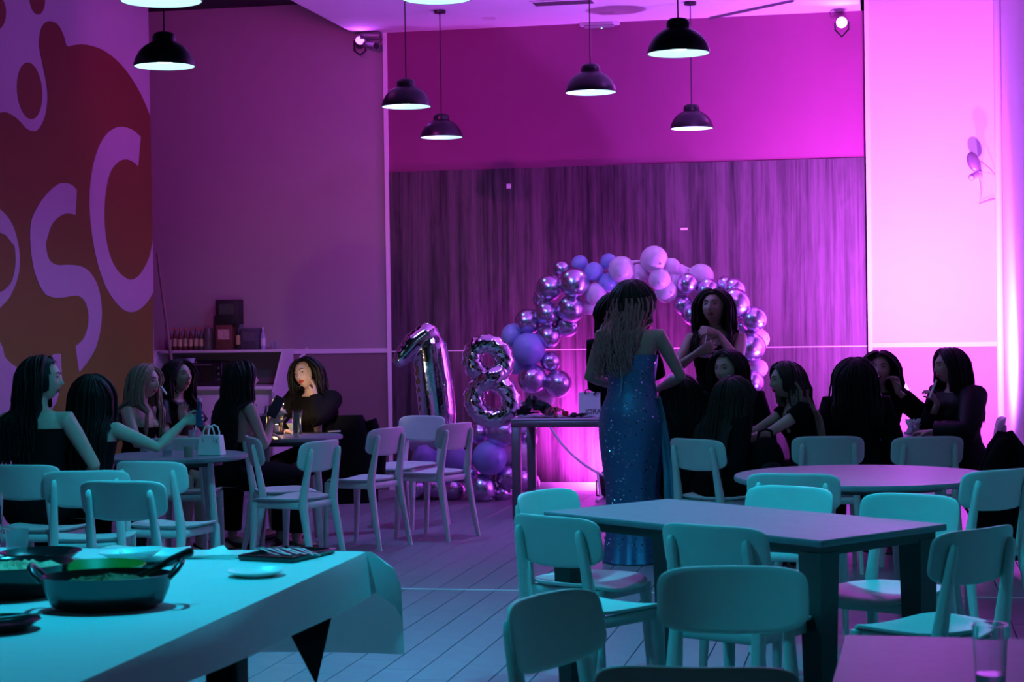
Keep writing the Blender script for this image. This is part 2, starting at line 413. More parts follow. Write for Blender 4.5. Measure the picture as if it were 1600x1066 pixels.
# ------------------------------------------------------------------ pendants
m_blk = mat('black_lamp_enamel', (0.012, 0.012, 0.016), .35, nz=.1)
m_inner = mat('white_lamp_lining', (0.85, 0.85, 0.85), .6, nz=.02)
def bulb_mat(name, col, s):
    return mat(name, col, .5, emit=col, es=s, nz=.01)
def pendant(loc, zc, col, strength, label, key):
    t = empty('pendant_lamp', label, 'lamp', loc, random.random() * 6, 'black dome pendant lamps')
    r = .172
    b = MB(); prof = [(r + .003, 0), (r + .004, .012), (r - .006, .045), (r - .028, .085), (r - .058, .115), (r - .092, .135), (.066, .142)]
    b.lathe(prof, 36, cap0=False, cap1=True)
    b.m(1); inn = [(r - .001, .001), (r - .008, .044), (r - .031, .083), (r - .061, .112), (r - .095, .131), (.03, .137)]
    b.lathe(inn, 36, cap0=False, cap1=True)
    b.m(0); b.lathe([(r + .003, 0), (r - .001, .001)], 36, cap0=False, cap1=False)
    b.build('shade', [m_blk, m_inner], t)
    MB().lathe([(.066, .138), (.067, .165), (.062, .182), (.048, .194), (.02, .199)], 24).build('cap', m_blk, t)
    MB().lathe([(.02, .020), (.055, .028), (.078, .050), (.066, .078), (.030, .10), (.022, .137)], 20).build('bulb', bulb_mat('bulb_glow_violet' if col[0] > .2 else 'bulb_glow_cyan', (.8, .75, 1.0) if col[0] > .2 else (.55, .95, 1.0), 9), t)
    l = bpy.data.lights.new('bulb_light', 'SPOT'); l.color = col; l.energy = strength * .3; l.shadow_soft_size = .05; l.spot_size = R(168 if col[0] > .1 else 128); l.spot_blend = .45 if col[0] > .1 else .75
    lo = bpy.data.objects.new('bulb_light', l); COL.objects.link(lo); lo.parent = t; lo.location = (0, 0, .012)
    MB().tube([(0, 0, .195), (0, 0, zc - loc[2] - .02)], .0045, 6).build('cord', m_blk, t)
    MB().lathe([(.05, zc - loc[2] - .025), (.05, zc - loc[2])], 16).build('ceiling_rose', m_blk, t)
    return t
CW = (0.01, .66, .98); PWT = (0.16, .33, 1.0)
LZ = 3.0
for (px, py, wpx, key, col, s_, lab) in (
    (252, 2, 127, 'cyan_a', CW, 1000, 'black dome pendant lamp cut by the top edge, above the mural corner'),
    (257, 104, 95, 'cyan_b', CW, 140, 'black dome pendant lamp beside the mural edge, glowing cyan'),
    (683, -2, 112, 'cyan_c', CW, 420, 'black dome pendant lamp cut by the top edge left of centre'),
    (635, 167, 77, 'pale_a', PWT, 520, 'black dome pendant lamp with violet-white glow left of the wood wall'),
    (690, 215, 66, 'cyan_d', CW, 10, 'small distant black pendant lamp glowing cyan, lowest of the left lamps'),
    (923, 145, 80, 'pale_b', PWT, 70, 'black dome pendant lamp with violet-white glow over the middle of the room'),
    (1060, 84, 98, 'cyan_e', CW, 70, 'largest fully visible black pendant lamp, glowing cyan on the right'),
    (1081, 201, 67, 'cyan_f', CW, 10, 'small distant black pendant lamp below the largest right-hand one')):
    dep = .35 * F_PX / wpx
    p = at_d(px, py, dep)
    uu = p.dot(U)
    pendant(tuple(p), Z_HIGH if (uu < U_SLAB or p.dot(V) < 11.3) else Z_CEIL, col, s_, lab, key)
# the same lamp rows go on over the tables nearer the camera
for (x, y, s_, lab) in ((-1.15, 5.2, 880, 'black dome pendant lamp over the buffet table, above the frame'),
                        (.85, 7.25, 880, 'black dome pendant lamp over the rectangular table, above the frame'),
                        (-.1, .6, 14, 'black dome pendant lamp behind the viewpoint'),
                        (-2.6, 2.2, 30, 'black dome pendant lamp left of the viewpoint'),
                        (1.5, 9.0 - 1.2, 45, 'black dome pendant lamp over the round table, above the frame')):
    pendant((x, y, LZ), Z_HIGH, (0.004, .66, .98), s_, lab, 'near_%d' % int(s_ + y * 7))

# ------------------------------------------------------------------ coloured LED floods
m_body = mat('fixture_black', (0.02, 0.02, 0.022), .45, nz=.1)
def led_can(loc, target, energy, col, label, angle, key, r=.09, blend=.7):
    loc = V3(loc); d = (V3(target) - loc).normalized()
    t = empty('led_flood_light', label, 'light', tuple(loc))
    q = d.to_track_quat('Z', 'Y').to_matrix()
    ax = (q.col[0], q.col[1], q.col[2])
    def ring(rr, z): return [ax[0] * (rr * math.cos(2 * PI * k / 20)) + ax[1] * (rr * math.sin(2 * PI * k / 20)) + ax[2] * z for k in range(20)]
    MB().loft([ring(r * .6, -.16), ring(r * .9, -.12), ring(r, -.02), ring(r, .03), ring(r * .93, .03), ring(r * .9, -.005)]).build('housing', m_body, t)
    MB().loft([ring(r * .89, -.003), ring(r * .89, .004)]).build('lens', bulb_mat('led_' + key, col, 8), t)
    b = MB(); b.tube([ax[0] * r * 1.12, ax[0] * r * 1.12 - ax[2] * .1 + V3((0, 0, -.06)), V3((0, 0, -.12)) - ax[2] * .02, -ax[0] * r * 1.12 - ax[2] * .1 + V3((0, 0, -.06)), -ax[0] * r * 1.12], .008, 6)
    b.build('bracket', m_body, t)
    if key == 'ceiling_right': MATS['led_' + key].node_tree.nodes['Principled BSDF'].inputs['Emission Strength'].default_value = 60
    l = lamp_spot('led_beam', loc + d * .05, V3(target), energy, col, angle, blend, .07)
    l.parent = t; l.matrix_parent_inverse = Matrix.Translation(-loc)
    return t
pl_ = P(.44, 13.3, .88)
ld = led_can(pl_, P(.62, V_PIL, 1.95), 3100, (.72, .095, 1.0), 'black LED flood on a stand lighting the white pillar magenta', 96, 'pillar', blend=1.0)
MB().tube([(0, 0, -.12), (0, 0, .03 - pl_.z)], .014, 10).build('stand_pole', m_body, ld)
for k_ in range(3):
    a = k_ * 2.1; MB().tube([(0, 0, .25 - pl_.z), (math.cos(a) * .16, math.sin(a) * .16, .012 - pl_.z)], .010, 8).build('stand_leg', m_body, ld)
led_can(P(.25, 14.5, .14), P(-.2, 14.0, 4.0), 1900, (.50, .12, 1.0), 'black LED flood on the floor pointing up at the ceiling near the pillar', 130, 'uplight', blend=1.0)
led_can(P(-2.32, 15.42, .14), P(-2.40, V_BACK, .55), 1000, (.92, .06, 1.0), 'black LED flood behind the gift table lighting the wood wall', 125, 'table', blend=1.0)
VIO2 = (.55, .11, 1.0)
pf = at_plane(556, 54, P(0, V_BACK - .18), V)
led_can(P(pf.dot(U) + .02, V_BACK - .12, 3.99), P(pf.dot(U) + .5, V_BACK - 1.6, 4.2), 10, (.55, .09, 1.0), 'small LED flood under the ceiling at the corner of the left wall', 170, 'ceiling_left', .045, 1.0)
led_can(P(-4.35, 12.4, 3.97), P(-4.9, V_BACK, 3.4), 200, (.85, .05, .75), 'LED flood under the ceiling washing the beige wall, above the frame', 110, 'wall_left', .08, 1.0)  # added out of view for a soft wash on the left wall
pf2 = at_plane(1316, 40, P(0, V_BACK - .03), V)
led_can(pf2 - V * .17, CAM, 60, (.75, .07, .95), 'small glowing round spotlight at the top of the red wall', 165, 'ceiling_right', .05, 1.0)
pf3 = P(-.6, 12.2, 3.93)
led_can(pf3, pf3 + V * 1.6 - U * .7 + Z * .25, 120, VIO2, 'LED flood under the ceiling above the frame, washing the ceiling', 170, 'ceiling_up', .05, 1.0)  # added fill flood, kept out of view, to brighten the ceiling
# ------------------------------------------------------------------ chairs
m_chair = mat('chair_white_lacquer', (0.60, 0.63, 0.61), .42, nz=.03, nscale=14, rnd=.04)
def super_outline(hx, hy, e, n=44):
    out = []
    for i in range(n):
        a = 2 * PI * i / n; c, s_ = math.cos(a), math.sin(a)
        out.append((hx * math.copysign(abs(c) ** (2 / e), c), hy * math.copysign(abs(s_) ** (2 / e), s_)))
    return out
def panel(outline, th, fn, rings=5, bev=.004):
    """shell with concentric rings; fn(x,y,side)->3d point, side -1..1 through the thickness"""
    mb = MB(); n = len(outline)
    def ring(s_, side): return [fn(x * s_, y * s_, side) for x, y in outline]
    scl = [.12, .4, .65, .85, .97]
    R_ = [ring(s_, 1) for s_ in scl] + [ring(1.0, .55), ring(1.0, -.55)] + [ring(s_, -1) for s_ in reversed(scl)]
    return mb.loft(R_)
# backrest
BO = super_outline(.210, .086, 5.0)
def back_fn(x, y, side):
    zc = .715 + y * .985 - (.018 * (1 - (x / .21) ** 2) if y < 0 else 0) * (-y / .086)
    yy = -.232 + 1.05 * x * x - (zc - .715) * .2 + side * .0065
    return V3((x, yy, zc))
back_me = panel(BO, .013, back_fn).mesh('backrest', m_chair, angle=60)
SO = super_outline(.205, .200, 3.4)
def seat_fn(x, y, side):
    z = .448 - .016 * (1 - (x / .205) ** 2) * math.exp(-((y + .03) / .13) ** 2) + (.012 * ((-y - .1) / .1) ** 2 if y < -.1 else 0) - (.020 * ((y - .09) / .11) ** 2 if y > .09 else 0)
    z += .010 * (x / .205) ** 2
    xx = x * (1 - .10 * max(0, -y) / .2)
    return V3((xx, y + .005, z + side * .0075))
seat_me = panel(SO, .015, seat_fn).mesh('seat', m_chair, angle=60)
def leg_loft(path, wx, wy):
    mb = MB(); rings = []
    for (p, a, b_) in zip(path, wx, wy):
        c = .32
        rings.append([V3(p) + V3((a * x, b_ * y, 0)) for x, y in ((-1, -1 + c), (-1 + c, -1), (1 - c, -1), (1, -1 + c), (1, 1 - c), (1 - c, 1), (-1 + c, 1), (-1, 1 - c))])
    return mb.loft(rings)
leg_mes = []
for s_ in (-1, 1):
    leg_mes.append(leg_loft([(s_ * .178, .182, 0), (s_ * .172, .165, .25), (s_ * .168, .158, .42), (s_ * .167, .156, .437)], [.012, .017, .021, .021], [.012, .017, .021, .021]).mesh('leg', m_chair, angle=50))
    def pb(z): return -.232 + 1.05 * .15 * .15 - (z - .715) * .2 - .024
    leg_mes.append(leg_loft([(s_ * .182, -.262, 0), (s_ * .172, -.215, .25), (s_ * .164, -.185, .42), (s_ * .162, -.187, .47), (s_ * .155, pb(.62), .62), (s_ * .150, pb(.72), .72), (s_ * .149, pb(.745), .748), (s_ * .149, pb(.755) + .006, .757)],
                            [.012, .017, .020, .020, .0165, .0145, .011, .005], [.013, .019, .024, .023, .017, .0145, .011, .005]).mesh('leg', m_chair, angle=50))
fr = MB()
for s_ in (-1, 1):
    fr.box((s_ * .160, -.012, .418), (.010, .165, .020), bev=.003)
fr.box((0, .156, .412), (.150, .009, .018), bev=.003); fr.box((0, -.180, .418), (.150, .010, .020), bev=.003)
frame_me = fr.mesh('seat_frame', m_chair)
def chair(px, py, dep, fdx, fdy, label, group, extra=0.0):
    """px,py: top centre of the backrest in the photograph; dep: its distance; (fdx,fdy): where the chair faces"""
    p = at_d(px, py, dep); f = V3((fdx, fdy, 0)).normalized()
    base = V3((p.x, p.y, 0)) + f * (.235 + extra)
    t = empty('chair', label, 'chair', tuple(base), face_dir(f.x, f.y), group)
    link('seat', seat_me, t); link('backrest', back_me, t); link('seat_frame', frame_me, t)
    for me in leg_mes: link('leg', me, t)
    return t
GL = 'white plywood chairs on the left side'; GC = 'white plywood chairs by the number balloons'; GR = 'white plywood chairs around the right-hand tables'
for args in (
    (30, 722, 9.45, .25, .97, 'white plywood chair at the far left edge, behind the woman looking back', GL),
    (133, 739, 9.0, -.08, 1, 'white plywood chair second from the left edge, partly hidden by another backrest', GL),
    (186, 746, 8.38, .22, .97, 'white plywood chair nearest the buffet table, seen from behind', GL),
    (230, 719, 9.55, .35, .94, 'white plywood chair whose seat points towards the table with the handbag', GL),
    (275, 684, 11.5, .1, 1, 'white plywood chair behind the handbag table, only top and one leg visible', GL),
    (389, 676, 11.55, .93, .3, 'white plywood chair of the woman holding a phone, backrest nearly edge-on', GL),
    (507, 686, 11.05, -.88, .45, 'white plywood chair seen from behind, in front of the woman in black with lit face', GL),
    (610, 667, 12.3, -.86, .5, 'white plywood chair left of the cream one, facing the left tables', GC),
    (664, 648, 13.75, -.55, -.83, 'cream-looking white chair facing the room in front of the foil 1', GC),
    (717, 658, 12.75, -.84, .54, 'white plywood chair in front of the foil 8, rightmost of three', GC),
    (1082, 685, 10.7, .74, .67, 'white plywood chair right of the sequin gown, woman seated on it', GR),
    (1294, 680, 10.75, .1, 1, 'white plywood chair behind the round table, under the blonde woman', GR),
    (1452, 680, 10.6, -.05, 1, 'white plywood chair behind the round table, under the drinking woman', GR),
    (1237, 733, 8.25, .3, .95, 'white plywood chair at the near side of the round table, showing its posts', GR),
    (1241, 759, 7.62, -.69, -.78, 'white plywood chair behind the rectangular table, left of its far pair', GR),
    (1428, 773, 7.22, -.62, -.78, 'white plywood chair behind the rectangular table, right of its far pair', GR),
    (1566, 733, 8.3, -.5, .87, 'white plywood chair cut by the right edge beside the round table', GR),
    (1535, 822, 6.05, -.62, .78, 'white plywood chair at the right end of the rectangular table', GR),
    (845, 766, 7.6, .80, -.60, 'white plywood chair at the far left corner of the rectangular table', GR),
    (857, 800, 6.62, .70, .71, 'white plywood chair on the near long side of the rectangular table, left one', GR),
    (1106, 826, 6.25, .62, .78, 'white plywood chair on the near long side of the rectangular table, half hidden', GR),
    (848, 940, 4.72, .82, -.57, 'dark shaded white chair low in the centre, turned towards the right', GR),
    (1143, 886, 5.2, -.08, -1, 'white plywood chair in front, its wide backrest facing the viewpoint', GR),
    (1085, 1042, 3.72, .15, 1, 'white plywood chair cut by the bottom edge, only its top showing', GR),
    (1568, 655, 12.45, -.9, .2, 'dark chair top behind the drinking woman at the right wall', GR)):
    chair(*args)

# ------------------------------------------------------------------ tables
m_ttop = mat('table_wood_top', (0.20, 0.20, 0.23), .42, spec=.2, nz=.16, nscale=18, bump=.03, bscale=40)
m_tdark = mat('table_dark_edge', (0.045, 0.040, 0.042), .5, nz=.15)
m_tleg = mat('table_leg_white', (0.55, 0.56, 0.56), .5, nz=.05)
TH_ = .73
A = at_z(852, 799, TH_); B = at_z(1040, 780, TH_); C_ = at_z(1483, 818, TH_); D = at_z(1280, 846, TH_)
ctr = (A + B + C_ + D) / 4
ax1 = ((B - A) + (C_ - D)).normalized(); ax2 = V3((ax1.y, -ax1.x, 0))
h1 = ((B - A).length + (C_ - D).length) / 4; h2 = ((D - A).length + (C_ - B).length) / 4
t = empty('dining_table', 'rectangular wooden table with chairs all round, right of centre', 'table', (ctr.x, ctr.y, 0), math.atan2(ax2.y, ax2.x))
MB().box((0, 0, TH_ - .012), (h2, h1, .012), bev=.003).m(0).build('tabletop', m_ttop, t)
MB().box((0, 0, TH_ - .042), (h2 - .03, h1 - .03, .018)).build('apron', m_tdark, t)
for sx_ in (-1, 1):
    for sy_ in (-1, 1):
        b = MB(); cx, cy = sx_ * (h2 - .075), sy_ * (h1 - .075)
        b.loft([[V3((cx + a * w_, cy + c * w_, z)) for a, c in ((-1, -1), (1, -1), (1, 1), (-1, 1))] for z, w_ in ((0, .036), (TH_ - .05, .05))])
        b.build('leg', m_tdark, t)
def round_table(px0, px1, py, r, dep, label, four=True, top=None, pedestal=False):
    p = at_d((px0 + px1) / 2, py, dep); t = empty('round_table', label, 'table', (p.x, p.y, 0), .4)
    MB().lathe([(r - .012, TH_ - .028), (r - .002, TH_ - .022), (r, TH_ - .008), (r - .004, TH_), (.02, TH_ + .0002)], 64).build('tabletop', top or m_ttop, t)
    if pedestal:
        MB().lathe([(.045, .03), (.045, TH_ - .03)], 20).build('column', m_tdark, t)
        MB().lathe([(.30, 0), (.30, .012), (.06, .035)], 36).build('base', m_tdark, t)
    else:
        for k in range(4):
            a = k * PI / 2 + .6
            b = MB(); b.tube([(math.cos(a) * r * .80, math.sin(a) * r * .80, 0), (math.cos(a) * r * .62, math.sin(a) * r * .62, TH_ - .03)], [.018, .028], 10)
            b.build('leg', m_tleg, t)
        MB().lathe([(r * .66, TH_ - .06), (r * .66, TH_ - .03)], 40).build('apron', m_tdark, t)
    return t
p = at_z(1347, 742, TH_)
tb = round_table(1140, 1555, 742, .615, p.y, 'large round wooden table with violet sheen at the right', pedestal=False)
t1 = round_table(195, 350, 711, .43, at_z(270, 711, TH_).y, 'round table carrying the white handbag and drinks', pedestal=False)
t2 = round_table(375, 527, 681, .37, at_z(450, 681, TH_).y, 'small round table with the lit candle lamp and glasses', pedestal=False)
p = at_d(1395, 677, 12.0)
t3 = round_table(1312, 1512, 680, .30, at_z(1412, 680, TH_).y, 'small round table of the group by the pillar, mostly hidden by people', pedestal=True)
# near right table
p0 = at_z(1320, 992, TH_)
e2 = (at_z(1300, 1066, TH_) - p0).normalized(); e1 = V3((-e2.y, e2.x, 0))
if e1.x < 0: e1 = -e1
L1, L2 = .86, .80
c = p0 + e1 * L1 / 2 + e2 * L2 / 2
t = empty('dining_table', 'table with a single clear glass in the bottom right corner', 'table', (c.x, c.y, 0), math.atan2(e1.y, e1.x))
MB().box((0, 0, TH_ - .013), (L1 / 2, L2 / 2, .013), bev=.003).build('tabletop', m_ttop, t)
MB().box((0, 0, TH_ - .045), (L1 / 2 - .04, L2 / 2 - .04, .018)).build('apron', m_tdark, t)
for sx_ in (-1, 1):
    for sy_ in (-1, 1):
        MB().box((sx_ * (L1 / 2 - .07), sy_ * (L2 / 2 - .07), (TH_ - .05) / 2), (.03, .03, (TH_ - .05) / 2), bev=.004).build('leg', m_tdark, t)

m_glass = mat('clear_glass', (0.9, 0.95, 0.95), .03, trans=1.0, ior=1.35, nz=.01)
m_plastic = mat('clear_cup', (0.75, 0.8, 0.82), .12, trans=.85, ior=1.2, nz=.01)
def tumbler(p, r, h, label, liquid=None, fill=.5, mt=None, straw=None, grp=None):
    t = empty('drinking_glass', label, 'glass', tuple(p), 0, grp)
    b = MB(); b.lathe([(r * .80, 0), (r * .85, h * .3), (r, h), (r - .002, h), (r * .83, h * .3), (r * .77, .006), (.002, .006)], 24, cap0=True, cap1=True)
    b.build('tumbler', mt or m_glass, t)
    if liquid:
        MB().lathe([(r * .76, .008), (r * .80, h * fill * .7), (r * .83, h * fill)], 20).build('drink', liquid, t)
    if straw:
        MB().tube([(r * -.5, 0, .02), (r * .8, 0, h * 1.35)], .0035, 6).build('straw', straw, t)
    return t
m_water = mat('water_drink', (0.55, 0.75, 0.75), .05, trans=.9, ior=1.3, nz=.01)
m_orange = mat('orange_drink', (0.75, 0.26, 0.04), .2, nz=.08, sub=.0)
m_amber = mat('amber_drink', (0.5, 0.28, 0.08), .2, nz=.08)
m_straw = mat('white_straw', (0.85, 0.85, 0.85), .4, nz=.02)
m_bstraw = mat('black_straw', (0.02, 0.02, 0.02), .4, nz=.02)
p = at_z(1548, 1083, TH_)
tumbler(p, .036, .14, 'clear glass with a little water on the bottom right table', m_water, .28)
# ------------------------------------------------------------------ buffet table
TB = .77
m_cloth = mat('white_table_paper', (0.80, 0.82, 0.82), .75, nz=.03, nscale=10, bump=.12, bscale=35)
nt = m_cloth.node_tree
m_cloth.node_tree.nodes['Principled BSDF'].inputs['Transmission Weight'].default_value = 0
m_bleg = mat('black_table_metal', (0.012, 0.012, 0.014), .5, nz=.1)
cor = at_z(568, 864, TB)
ee = -V; ef = -U
BL, BW = 3.3, 1.75
o_ = cor
def BP(a, b_, z): return o_ + ef * a + ee * b_ + Z * (z - o_.z)
t = empty('buffet_table', 'long buffet table with black legs under the white cloth', 'table', tuple(BP(BW / 2, BL / 2, 0)), -TH)
def loc_in(t_, q): return t_.matrix_basis.inverted() @ q
bx = MB(); bx.box(V3((0, 0, TB - .02)), (BW / 2 - .012, BL / 2 - .012, .016)); bx.build('tabletop', m_bleg, t)
for (a, b_) in ((.12, .92), (.12, 2.7), (BW - .12, .92), (BW - .12, 2.7)):
    q = loc_in(t, BP(a, b_, 0)); MB().box((q.x, q.y, (TB - .05) / 2), (.045, .045, (TB - .05) / 2), bev=.004).build('leg', m_bleg, t)
uc = MB().prism([(.236, TB - .005), (.902, TB - .005), (.52, .455)], BP(-.004, 0, 0), (ee, Z, U if False else -U), .003)
o = uc.build('black_undercloth', mat('undercloth_black', (.004, .004, .005), .95, nz=.2, spec=.03), None, smooth=False); tag(o, 'black under-cloth corner hanging as a triangle below the white cloth', 'cloth')
# cloth: top sheet, side drop that shallows towards the viewer, deep end flap with a flared corner
b = MB(); N = 26
top = []
rnd = random.Random(3)
rows = []
sa = [-.0] + [BW * i / 14 for i in range(1, 15)]
for j in range(N + 1):
    bb_ = BL * j / N; row = []
    # right side hang (four points below the edge) then top
    drop = .115 + .02 * math.sin(bb_ * 2.1 + .6)
    for kk in range(4, 0, -1):
        f_ = kk / 4; out = .012 + .016 * f_ + .010 * math.sin(bb_ * 5 + 1) * f_
        row.append(BP(-out, bb_, TB + .004 - drop * f_ ** 1.0 - .003))
    row.append(BP(-.006, bb_, TB + .0015))
    for a in sa:
        row.append(BP(a + .012, bb_, TB + .004))
    rows.append(row)
b.loft(rows, False, False, closed=False)
# far end flap
rows = []
for kk in range(7):
    f_ = kk / 6; row = []
    for i in range(22):
        a = -.006 + (BW + .006) * i / 21
        flare = max(0, 1 - a / .42)
        sway = .02 * math.sin(a * 8.0) * f_
        row.append(BP(a - .105 * flare * min(1, f_ * 5), -.006 - (.035 + sway) * f_ ** .6 - .02 * flare * f_, TB + .004 - .335 * f_ - .0 * flare + (.03 * flare * (1 - f_) * 0)))
    rows.append(row)
b.loft(rows, False, False, closed=False)
# corner gusset joining side hang and flap
g0 = BP(-.006, -.006, TB + .003)
side_bot = [BP(-(.012 + .016 * kk / 4 + .010 * math.sin(1) * kk / 4) if kk else -.006, 0, TB + .001 - (.115 + .02 * math.sin(.6)) * kk / 4) for kk in range(5)]
flap_edge = [r[0] for r in rows[:5]]
gv = []; gf = []
for kk in range(5): gv += [side_bot[kk], (side_bot[kk] + flap_edge[kk]) / 2 + U * .02, flap_edge[kk]]
for kk in range(4):
    for i in range(2): gf.append((kk * 3 + i, kk * 3 + i + 1, kk * 3 + 3 + i + 1, kk * 3 + 3 + i))
b.add(gv, gf)
cl = b.build('tablecloth', m_cloth, None, angle=50)
tag(cl, 'white paper cloth hanging over the corner of the buffet table', 'tablecloth')
# let some light through the paper
nt = m_cloth.node_tree; bs = nt.nodes['Principled BSDF']; out = nt.nodes['Material Output']
tr = nt.nodes.new('ShaderNodeBsdfTranslucent'); tr.inputs[0].default_value = (.8, .82, .82, 1)
mx = nt.nodes.new('ShaderNodeMixShader'); mx.inputs[0].default_value = .18
nt.links.new(bs.outputs[0], mx.inputs[1]); nt.links.new(tr.outputs[0], mx.inputs[2]); nt.links.new(mx.outputs[0], out.inputs['Surface'])
ZT = TB + .0045
m_steel = mat('dull_steel', (0.10, 0.105, 0.115), .32, metal=1.0, nz=.05, bump=.03, bscale=20)
m_gloss_black = mat('black_glaze', (0.010, 0.010, 0.012), .16, nz=.1, coat=.4)
m_food = mat('brown_food', (0.20, 0.11, 0.04), .7, nz=.5, nscale=70, bump=.6, bscale=90)
m_rice = mat('pale_food', (0.55, 0.45, 0.28), .7, nz=.35, nscale=90, bump=.6, bscale=110)
m_plate = mat('white_plate', (0.80, 0.82, 0.80), .3, nz=.02)
m_green = mat('green_plate', (0.03, 0.20, 0.02), .4, nz=.06)
# steel casserole
p = at_z(168, 950, ZT)
t = empty('steel_casserole', 'oval steel casserole with two loop handles and brown food', 'pan', tuple(p), .12)
sx_, sy_ = 1.0, .74
b = MB(); b.lathe([(.118, 0), (.142, .012), (.158, .05), (.164, .082), (.168, .086), (.163, .087), (.154, .05), (.138, .016), (.02, .014)], 44, sx=sx_, sy=sy_)
b.build('bowl', m_steel, t)
b = MB(); rr = []
for k_ in range(6):
    r_ = .142 * (1 - k_ / 5) + .006
    rr.append([V3((r_ * math.cos(a) * sx_, r_ * math.sin(a) * sy_, .060 + .022 * (k_ / 5) + .006 * math.sin(a * 9 + k_ * 2.2) + .004 * math.cos(a * 17 + k_))) for a in [2 * PI * i / 36 for i in range(36)]])
b.loft(rr, False, True); b.build('food', m_food, t)
for s_ in (-1, 1):
    b = MB(); b.tube([(s_ * .160, -.052, .078), (s_ * .180, -.046, .098), (s_ * .190, -.02, .112), (s_ * .191, .012, .114), (s_ * .182, .044, .100), (s_ * .160, .052, .078)], [.007, .0075, .008, .008, .0075, .007], 10)
    b.build('handle', m_steel, t)
sp = empty('serving_spoon', 'dark serving spoon stuck in the steel casserole', 'spoon', tuple(p + V3((.05, .02, .065))), .0)
b = MB(); b.tube([(0, 0, .0), (.06, .02, .026), (.11, .035, .050), (.15, .048, .066)], [.007, .007, .011, .013], 8, flat=.45, round_end=True); b.build('handle', m_steel, sp)
MB().ell((-.02, -.005, -.004), (.034, .024, .009)).build('spoon_bowl', m_steel, sp)
def bowl(px, py, r, h, label, food, rot=0, z=ZT):
    p = at_z(px, py, z); t = empty('serving_bowl', label, 'bowl', tuple(p), rot)
    MB().lathe([(r * .72, 0), (r * .82, h * .25), (r * .95, h * .8), (r, h), (r * 1.02, h * 1.0), (r * .94, h * .9), (r * .78, h * .3), (.02, h * .16)], 40).build('bowl', m_gloss_black, t)
    if food:
        rr = []
        for k_ in range(6):
            r_ = r * .86 * (1 - k_ / 5) + .008
            rr.append([V3((r_ * math.cos(a), r_ * math.sin(a), h * .80 + .016 * (k_ / 5) + .006 * math.sin(a * 8 + k_ * 2.1) + .004 * math.cos(a * 19 + k_))) for a in [2 * PI * i / 36 for i in range(36)]])
        MB().loft(rr, False, True).build('food', food, t)
    return t
bowl(22, 930, .155, .088, 'black glazed bowl of pale food at the left edge of the buffet', m_rice)
def plate(px, py, r, label, mt, z=ZT, tilt=None, grp=None, name='plate', deep=.018):
    p = at_z(px, py, z)
    b = MB(); b.lathe([(r * .62, 0), (r * .68, .004), (r * .97, deep), (r, deep + .002), (r * .985, deep + .004), (r * .70, .008), (.02, .0075)], 48)
    o = b.build(name, mt, None, loc=tuple(p)); tag(o, label, 'plate', grp)
    if tilt: o.rotation_euler = tilt
    return o
plate(64, 878, .125, 'black shiny plate behind the upturned glass', m_gloss_black, deep=.03)
plate(150, 912, .14, 'green plate behind the steel casserole', m_green, z=ZT, deep=.05)
pg = 'stacked white plates on the buffet'
plate(228, 877, .095, 'lowest white plate of the small stack on the buffet', m_plate, ZT, grp=pg)
plate(236, 874, .098, 'middle white plate of the small stack, sticking out to the right', m_plate, ZT + .014, (.02, .05, 0), pg, deep=.02)
plate(206, 872, .098, 'top white plate of the small stack, shifted to the left', m_plate, ZT + .026, (-.02, -.05, 0), pg, deep=.02)
plate(400, 900, .083, 'single white saucer near the corner of the buffet', m_plate, deep=.014)
# napkins
p = at_z(337, 870, ZT); nrg = random.Random(5)
for k_ in range(3):
    b = MB(); hx, hy = .085, .06
    b.box((0, 0, .002), (hx, hy, .0018))
    if k_ == 2: b.add([(-.02, -.05, .004), (.05, -.02, .004), (.02, .045, .022), (-.04, .03, .006)], [(0, 1, 2, 3)])
    o = b.build('paper_napkin', m_plate, None, loc=tuple(p + Z * (.0042 * k_))); o.rotation_euler = (0, 0, -.2 + .12 * k_)
    tag(o, ['bottom white paper napkin of the small pile', 'middle white paper napkin of the small pile', 'top white paper napkin with a lifted corner'][k_], 'napkin', 'paper napkins on the buffet')
# slate with cutlery
c4 = [at_z(382, 880, ZT), at_z(462, 884, ZT), at_z(518, 862, ZT), at_z(432, 858, ZT)]
cs = sum(c4, V3()) / 4
t = empty('serving_tray', 'black square tray with forks near the buffet corner', 'tray', tuple(cs), math.atan2((c4[1] - c4[0]).y, (c4[1] - c4[0]).x))
MB().box((0, 0, .006), (.098, .125, .005), bev=.003).build('slate', m_gloss_black, t)
b = MB()
for sx2 in (-1, 1): b.box((sx2 * .095, 0, .012), (.004, .125, .006), bev=.001)
for sy2 in (-1, 1): b.box((0, sy2 * .122, .012), (.098, .004, .006), bev=.001)
b.build('rim', m_gloss_black, t)
m_fork = mat('polished_steel', (0.75, 0.75, 0.77), .3, metal=1.0, nz=.02)
for k_ in range(7):
    f_ = empty('fork', 'steel fork, %s in the row on the black tray' % ['leftmost', 'second', 'third', 'fourth', 'fifth', 'sixth', 'rightmost'][k_], 'fork', tuple(cs + V3((-.06 + .021 * k_, -.004, .0125 + .002 * (k_ % 2)))), .55 + .05 * math.sin(k_ * 2), 'forks on the black tray')
    b = MB(); b.tube([(0, -.085, .002), (0, -.02, .004), (0, .03, .008), (0, .045, .006)], [.0055, .004, .004, .009], 8, flat=.5, up=(1, 0, 0)); b.build('fork_handle', m_fork, f_)
    for q_ in range(4):
        x_ = -.0075 + .005 * q_
        MB().tube([(x_, .045, .006), (x_, .07, .0045), (x_, .09, .010)], [.0018, .0018, .001], 5).build('tine', m_fork, f_)
